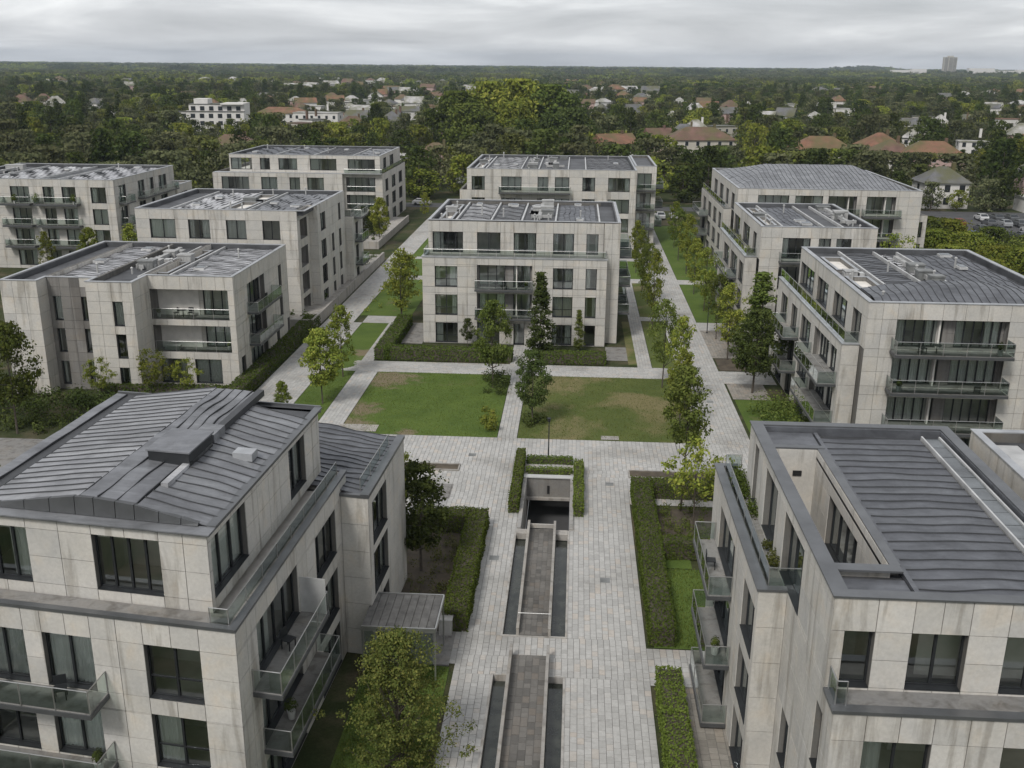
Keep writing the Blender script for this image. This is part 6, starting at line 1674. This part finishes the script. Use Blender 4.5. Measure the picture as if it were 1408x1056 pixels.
def cap(x, y):
    m = 99.
    for hx_, hy_, hw, hv in seen:
        if y < hy_ and abs(x / y * hy_ - hx_) < hw + 2:
            m = min(m, 30 - (30 - hv) * y / hy_)
    return max(3.2, m)
def scatter(x0, x1, y0, y1, sp):
    out = []
    ny = int((y1 - y0) / sp)
    for j in range(ny):
        y = y0 + j * sp
        nx = int((x1 - x0) / sp)
        for i in range(nx):
            out.append((x0 + (i + rnd.uniform(-.42, .42) + .5 * (j % 2)) * sp, y + rnd.uniform(-.42, .42) * sp))
    return out
def inview(x, y, m=40): return y > 0 and (-704 - 40) / 1380 * y - m < x + .067 * y < (704 + 40) / 1380 * y + m
cand = [(x, y) for x, y in scatter(-560, 620, 120, 1000, 9.3) if inview(x, y) and not blocked(x, y)]
cand = [c for c in cand if not (45 < c[0] < 105 and 120 < c[1] < 183)]
# keep open pockets (gardens, streets)
def pocket(x, y): return math.sin(x * .021 + 1.3) * math.sin(y * .017 + x * .006) + .4 * math.sin(x * .07) * math.cos(y * .06)
cand = [c for c in cand if pocket(*c) < .8 or rnd.random() < .3]
cand = [c for c in cand if not (-50 < c[0] < 8 and 326 < c[1] < 372)]
cand.sort(key=lambda c: c[1] + abs(c[0]) * .2)
near300, rest = cand[:262], cand[262:]
WHERE = lambda x, y: ('behind the far left block' if x < -66 else 'behind the left rear block' if x < -32 else 'behind the rear central block' if x < 16 else 'behind the farthest right block' if x < 60 else 'beside the car park') if y < 290 else ('deeper in the wood on the left' if x < -50 else 'deeper in the wood in the middle' if x < 40 else 'deeper in the wood on the right')
for x, y in near300:
    k = rnd.choices(range(6), (5, 4, 3, 2, 5, 2))[0]
    o = link('tree', FP[k], None, (x, y, 0)); s = rnd.uniform(.8, 1.4); o.scale = (s * rnd.uniform(.9, 1.15), s * rnd.uniform(.9, 1.15), s * rnd.uniform(.8, 1.1)); o.rotation_euler = (0, 0, rnd.uniform(0, 6.28))
    sz = 'tall' if s > 1.2 else 'small' if s < .95 else 'middle sized'
    hmax = cap(x, y); H_ = (10, 11, 9, 12, 10, 9)[k] * o.scale[2]
    if H_ > hmax:
        o.scale = tuple(v * hmax / H_ for v in o.scale); sz = 'low'
    tag(o, '%s %s tree %s' % (sz, FN[k], WHERE(x, y)), 'tree', 'trees of the wood behind the estate')
for x, y, s, k, l in ((78.5, 229.5, .62, 0, 'round tree in front of the left end of the white villa'), (84.5, 230.5, .5, 2, 'small fresh green tree in front of the door of the white villa'), (90.5, 230.0, .7, 4, 'broad tree at the right corner of the white villa'), (95, 233, .8, 1, 'dark oval tree right of the white villa'), (72, 233, .75, 1, 'dark oval tree left of the white villa')):
    o = link('tree', FP[k], None, (x, y, 0)); o.scale = (s, s, s); tag(o, l, 'tree', 'trees round the white villa')
# bright bushy thicket right of the third right block
big = far_proto(60, 9, 5.0, 90, 60, .26, 'leaf_mid'); big2 = far_proto(61, 8, 4.6, 90, 60, .26, 'leaf_lime'); big3 = far_proto(62, 9, 5, 90, 60, .26, 'leaf_dark')
TH = [(44 + rnd.uniform(-2, 2) + i * 6.2, 108 + j * 8.5 + rnd.uniform(-2, 2)) for j in range(8) for i in range(7)]
TH = [(x, y) for x, y in TH if not (x < 54 and y > 135) and x < 20 + y * .52]
for x, y in TH:
    k = rnd.choice((0, 1, 1, 1, 2)); o = link('tree', (big, big2, big3)[k], None, (x, y, 0)); s = rnd.uniform(.55, .85); o.scale = (s * 1.1, s * 1.1, s); o.rotation_euler = (0, 0, rnd.uniform(0, 6.28))
    tag(o, '%s bushy tree of the thicket on the right' % ('fresh green', 'bright yellow green', 'dark green')[k], 'tree', 'trees of the thicket on the right')
# the great clump in the middle distance
gbig = [far_proto(70, 22, 10, 150, 60, .62, 'leaf_mid', 'round', 1), far_proto(71, 22, 9, 140, 60, .62, 'leaf_lime', 'round', 1), far_proto(72, 20, 9, 140, 60, .62, 'leaf_dark', 'round', 1)]
for x, y, s, k, l in [(-34, 352, .86, 0, 'great spreading tree at the left end of the clump'), (-24, 362, .98, 1, 'great tree with lighter crown left of the clump middle'), (-13, 358, 1.02, 1, 'highest tree in the middle of the great clump'), (-3, 360, .95, 0, 'great tree right of the clump middle'),
                      (5, 352, .72, 2, 'dark great tree at the right end of the clump'), (-28, 338, .72, 0, 'lower tree in front of the left part of the clump'), (-14, 340, .74, 1, 'lower tree in front of the middle of the clump'), (-1, 340, .66, 2, 'dark lower tree in front of the right part of the clump'), (10, 344, .5, 2, 'smallest dark tree at the right foot of the clump')]:
    s *= 1.13; o = link('tree', gbig[k], None, (x - 7, y, 0)); o.scale = (s, s, s); o.rotation_euler = (0, 0, rnd.uniform(0, 6)); tag(o, l, 'tree', 'great tree clump in the middle distance')
sv = far_proto(80, 8, 4, 60, 50, .3, 'leaf_silver')
for i, x in enumerate((-23, -17, -11, -6)):
    o = link('tree', sv, None, (x, 240 + 3 * (i % 2), 0)); o.scale = (1, 1, .85 + .15 * (i % 3)); o.rotation_euler = (0, 0, i * 1.3); tag(o, 'pale silvery tree behind the roof of the rear central block, %s from the left' % ORD[i], 'tree', 'silvery trees behind the rear central block')

def instancer(name, P_, protos, label, smin, smax, kind='stuff'):
    col = bpy.data.collections.new(name + '_sources')
    for i, me in enumerate(protos):
        c = bpy.data.objects.new('%02d_source' % i, me); col.objects.link(c)
    me = bpy.data.meshes.new(name); me.from_pydata([tuple(p[:3]) for p in P_], [], [])
    at = me.attributes.new('fit', 'FLOAT', 'POINT'); at.data.foreach_set('value', [p[3] if len(p) > 3 else 1.0 for p in P_])
    o = link(name, me); tag(o, label, None, None, kind)
    ng = bpy.data.node_groups.new(name, 'GeometryNodeTree')
    ng.interface.new_socket("Geometry", in_out='INPUT', socket_type='NodeSocketGeometry'); ng.interface.new_socket("Geometry", in_out='OUTPUT', socket_type='NodeSocketGeometry')
    N = ng.nodes; Lk = ng.links
    gi = N.new('NodeGroupInput'); go = N.new('NodeGroupOutput'); iop = N.new('GeometryNodeInstanceOnPoints'); ci = N.new('GeometryNodeCollectionInfo')
    ci.inputs[0].default_value = col; ci.inputs[1].default_value = True; ci.inputs[2].default_value = True
    ri = N.new('FunctionNodeRandomValue'); ri.data_type = 'INT'; ri.inputs[4].default_value = 0; ri.inputs[5].default_value = len(protos) - 1
    rs = N.new('FunctionNodeRandomValue'); rs.data_type = 'FLOAT_VECTOR'; rs.inputs[0].default_value = (smin, smin, smin * .9); rs.inputs[1].default_value = (smax, smax, smax)
    rr = N.new('FunctionNodeRandomValue'); rr.data_type = 'FLOAT_VECTOR'; rr.inputs[0].default_value = (0, 0, 0); rr.inputs[1].default_value = (0, 0, 6.28)
    iop.inputs['Pick Instance'].default_value = True
    Lk.new(gi.outputs[0], iop.inputs['Points']); Lk.new(ci.outputs[0], iop.inputs['Instance']); Lk.new(ri.outputs[2], iop.inputs['Instance Index'])
    Lk.new(rr.outputs[0], iop.inputs['Rotation']); na = N.new('GeometryNodeInputNamedAttribute'); na.data_type = 'FLOAT'; na.inputs[0].default_value = 'fit'
    vm = N.new('ShaderNodeVectorMath'); vm.operation = 'SCALE'; Lk.new(rs.outputs[0], vm.inputs[0]); Lk.new(na.outputs[0], vm.inputs['Scale'])
    Lk.new(vm.outputs[0], iop.inputs['Scale']); Lk.new(iop.outputs[0], go.inputs[0])
    m = o.modifiers.new('instances', 'NODES'); m.node_group = ng
    return o
instancer('wood', [(x, y, 0, min(1, cap(x, y) / 11.5)) for x, y in rest], FP, 'wooded suburb stretching behind the estate', .7, 1.5)
# far canopy: groups of crowns
def canopy(seed, mat, n=16, span=44, H=11):
    rng = np.random.default_rng(seed); V = []
    for _ in range(n):
        v, cs = crown(rng, H * rng.uniform(.7, 1.25), rng.uniform(5, 8), .5, 'round', 14, 13, 1.0, .42)
        V.append(v + np.array([rng.uniform(-span / 2, span / 2), rng.uniform(-span / 2, span / 2), 0]))
    return quads_mesh('canopy', np.concatenate(V), [M[mat]])
CP = [canopy(90, 'far_leaf'), canopy(91, 'leaf_dark'), canopy(92, 'far_leaf'), canopy(93, 'leaf_lime'), canopy(94, 'leaf_dark'), canopy(95, 'leaf_olive', 13)]
def clearfar(x, y):
    return any(a - 16 < x < b + 16 and c - 4 < y < d + 18 for a, b, c, d in avoid)
P1 = [(x, y, gz(x, y)) for x, y in scatter(-1500, 1700, 980, 2600, 33) if inview(x, y) and not clearfar(x, y) and (pocket(x * .5, y * .5) < .9)]
instancer('wood', P1, CP, 'distant wood with scattered roofs', .8, 1.2)
P2 = [(x, y, gz(x, y)) for x, y in scatter(-4000, 4200, 2600, 6200, 58) if inview(x, y, 200)]
P2 += [(hx + math.cos(a) * r_ * 1.25, hy + math.sin(a) * r_ - 20, 20 * max(0, 1 - (r_ / 135) ** 1.7)) for a, r_ in [(rnd.uniform(0, 6.28), 130 * math.sqrt(rnd.random())) for _ in range(150)]]
instancer('wood', P2, CP, 'dark wood reaching the horizon', 1.3, 1.9)

# tell equal labels apart by their order from the left
from collections import defaultdict
dd = defaultdict(list)

for o in COL.objects:
    if o.parent is None and o.get('label') and o.get('category'): dd[o['label']].append(o)
NUM = ('first', 'second', 'third', 'fourth', 'fifth', 'sixth', 'seventh', 'eighth', 'ninth', 'tenth', 'eleventh', 'twelfth', 'thirteenth', 'fourteenth', 'fifteenth', 'sixteenth', 'seventeenth', 'eighteenth', 'nineteenth', 'twentieth')
NUM += tuple('twenty ' + w for w in NUM[:9]) + ('thirtieth',) + tuple('thirty ' + w for w in NUM[:9])
for l, os_ in dd.items():
    if 1 < len(os_) <= 39 and len(l.split()) <= 12:
        os_.sort(key=lambda o: o.location.x / max(1, o.location.y))
        for i, o in enumerate(os_): o['label'] = l + ', ' + NUM[i] + ' from the left' if len(l.split()) + len(NUM[i].split()) < 14 else l + ', ' + NUM[i] + ' from left'

# haze
hz = bpy.data.materials.new("haze"); hz.use_nodes = True; t = hz.node_tree; t.nodes.clear()
out = t.nodes.new("ShaderNodeOutputMaterial"); pv = t.nodes.new("ShaderNodeVolumePrincipled")
pv.inputs["Color"].default_value = (.74, .86, 1.0, 1); pv.inputs["Density"].default_value = .00009; pv.inputs["Anisotropy"].default_value = .2
t.links.new(pv.outputs[0], out.inputs["Volume"])
tag(link('haze', MB().box(-6600, 6600, -400, 7000, -8, 100).mesh('haze', hz)), 'faint pale haze over the whole plain', None, None, 'stuff')
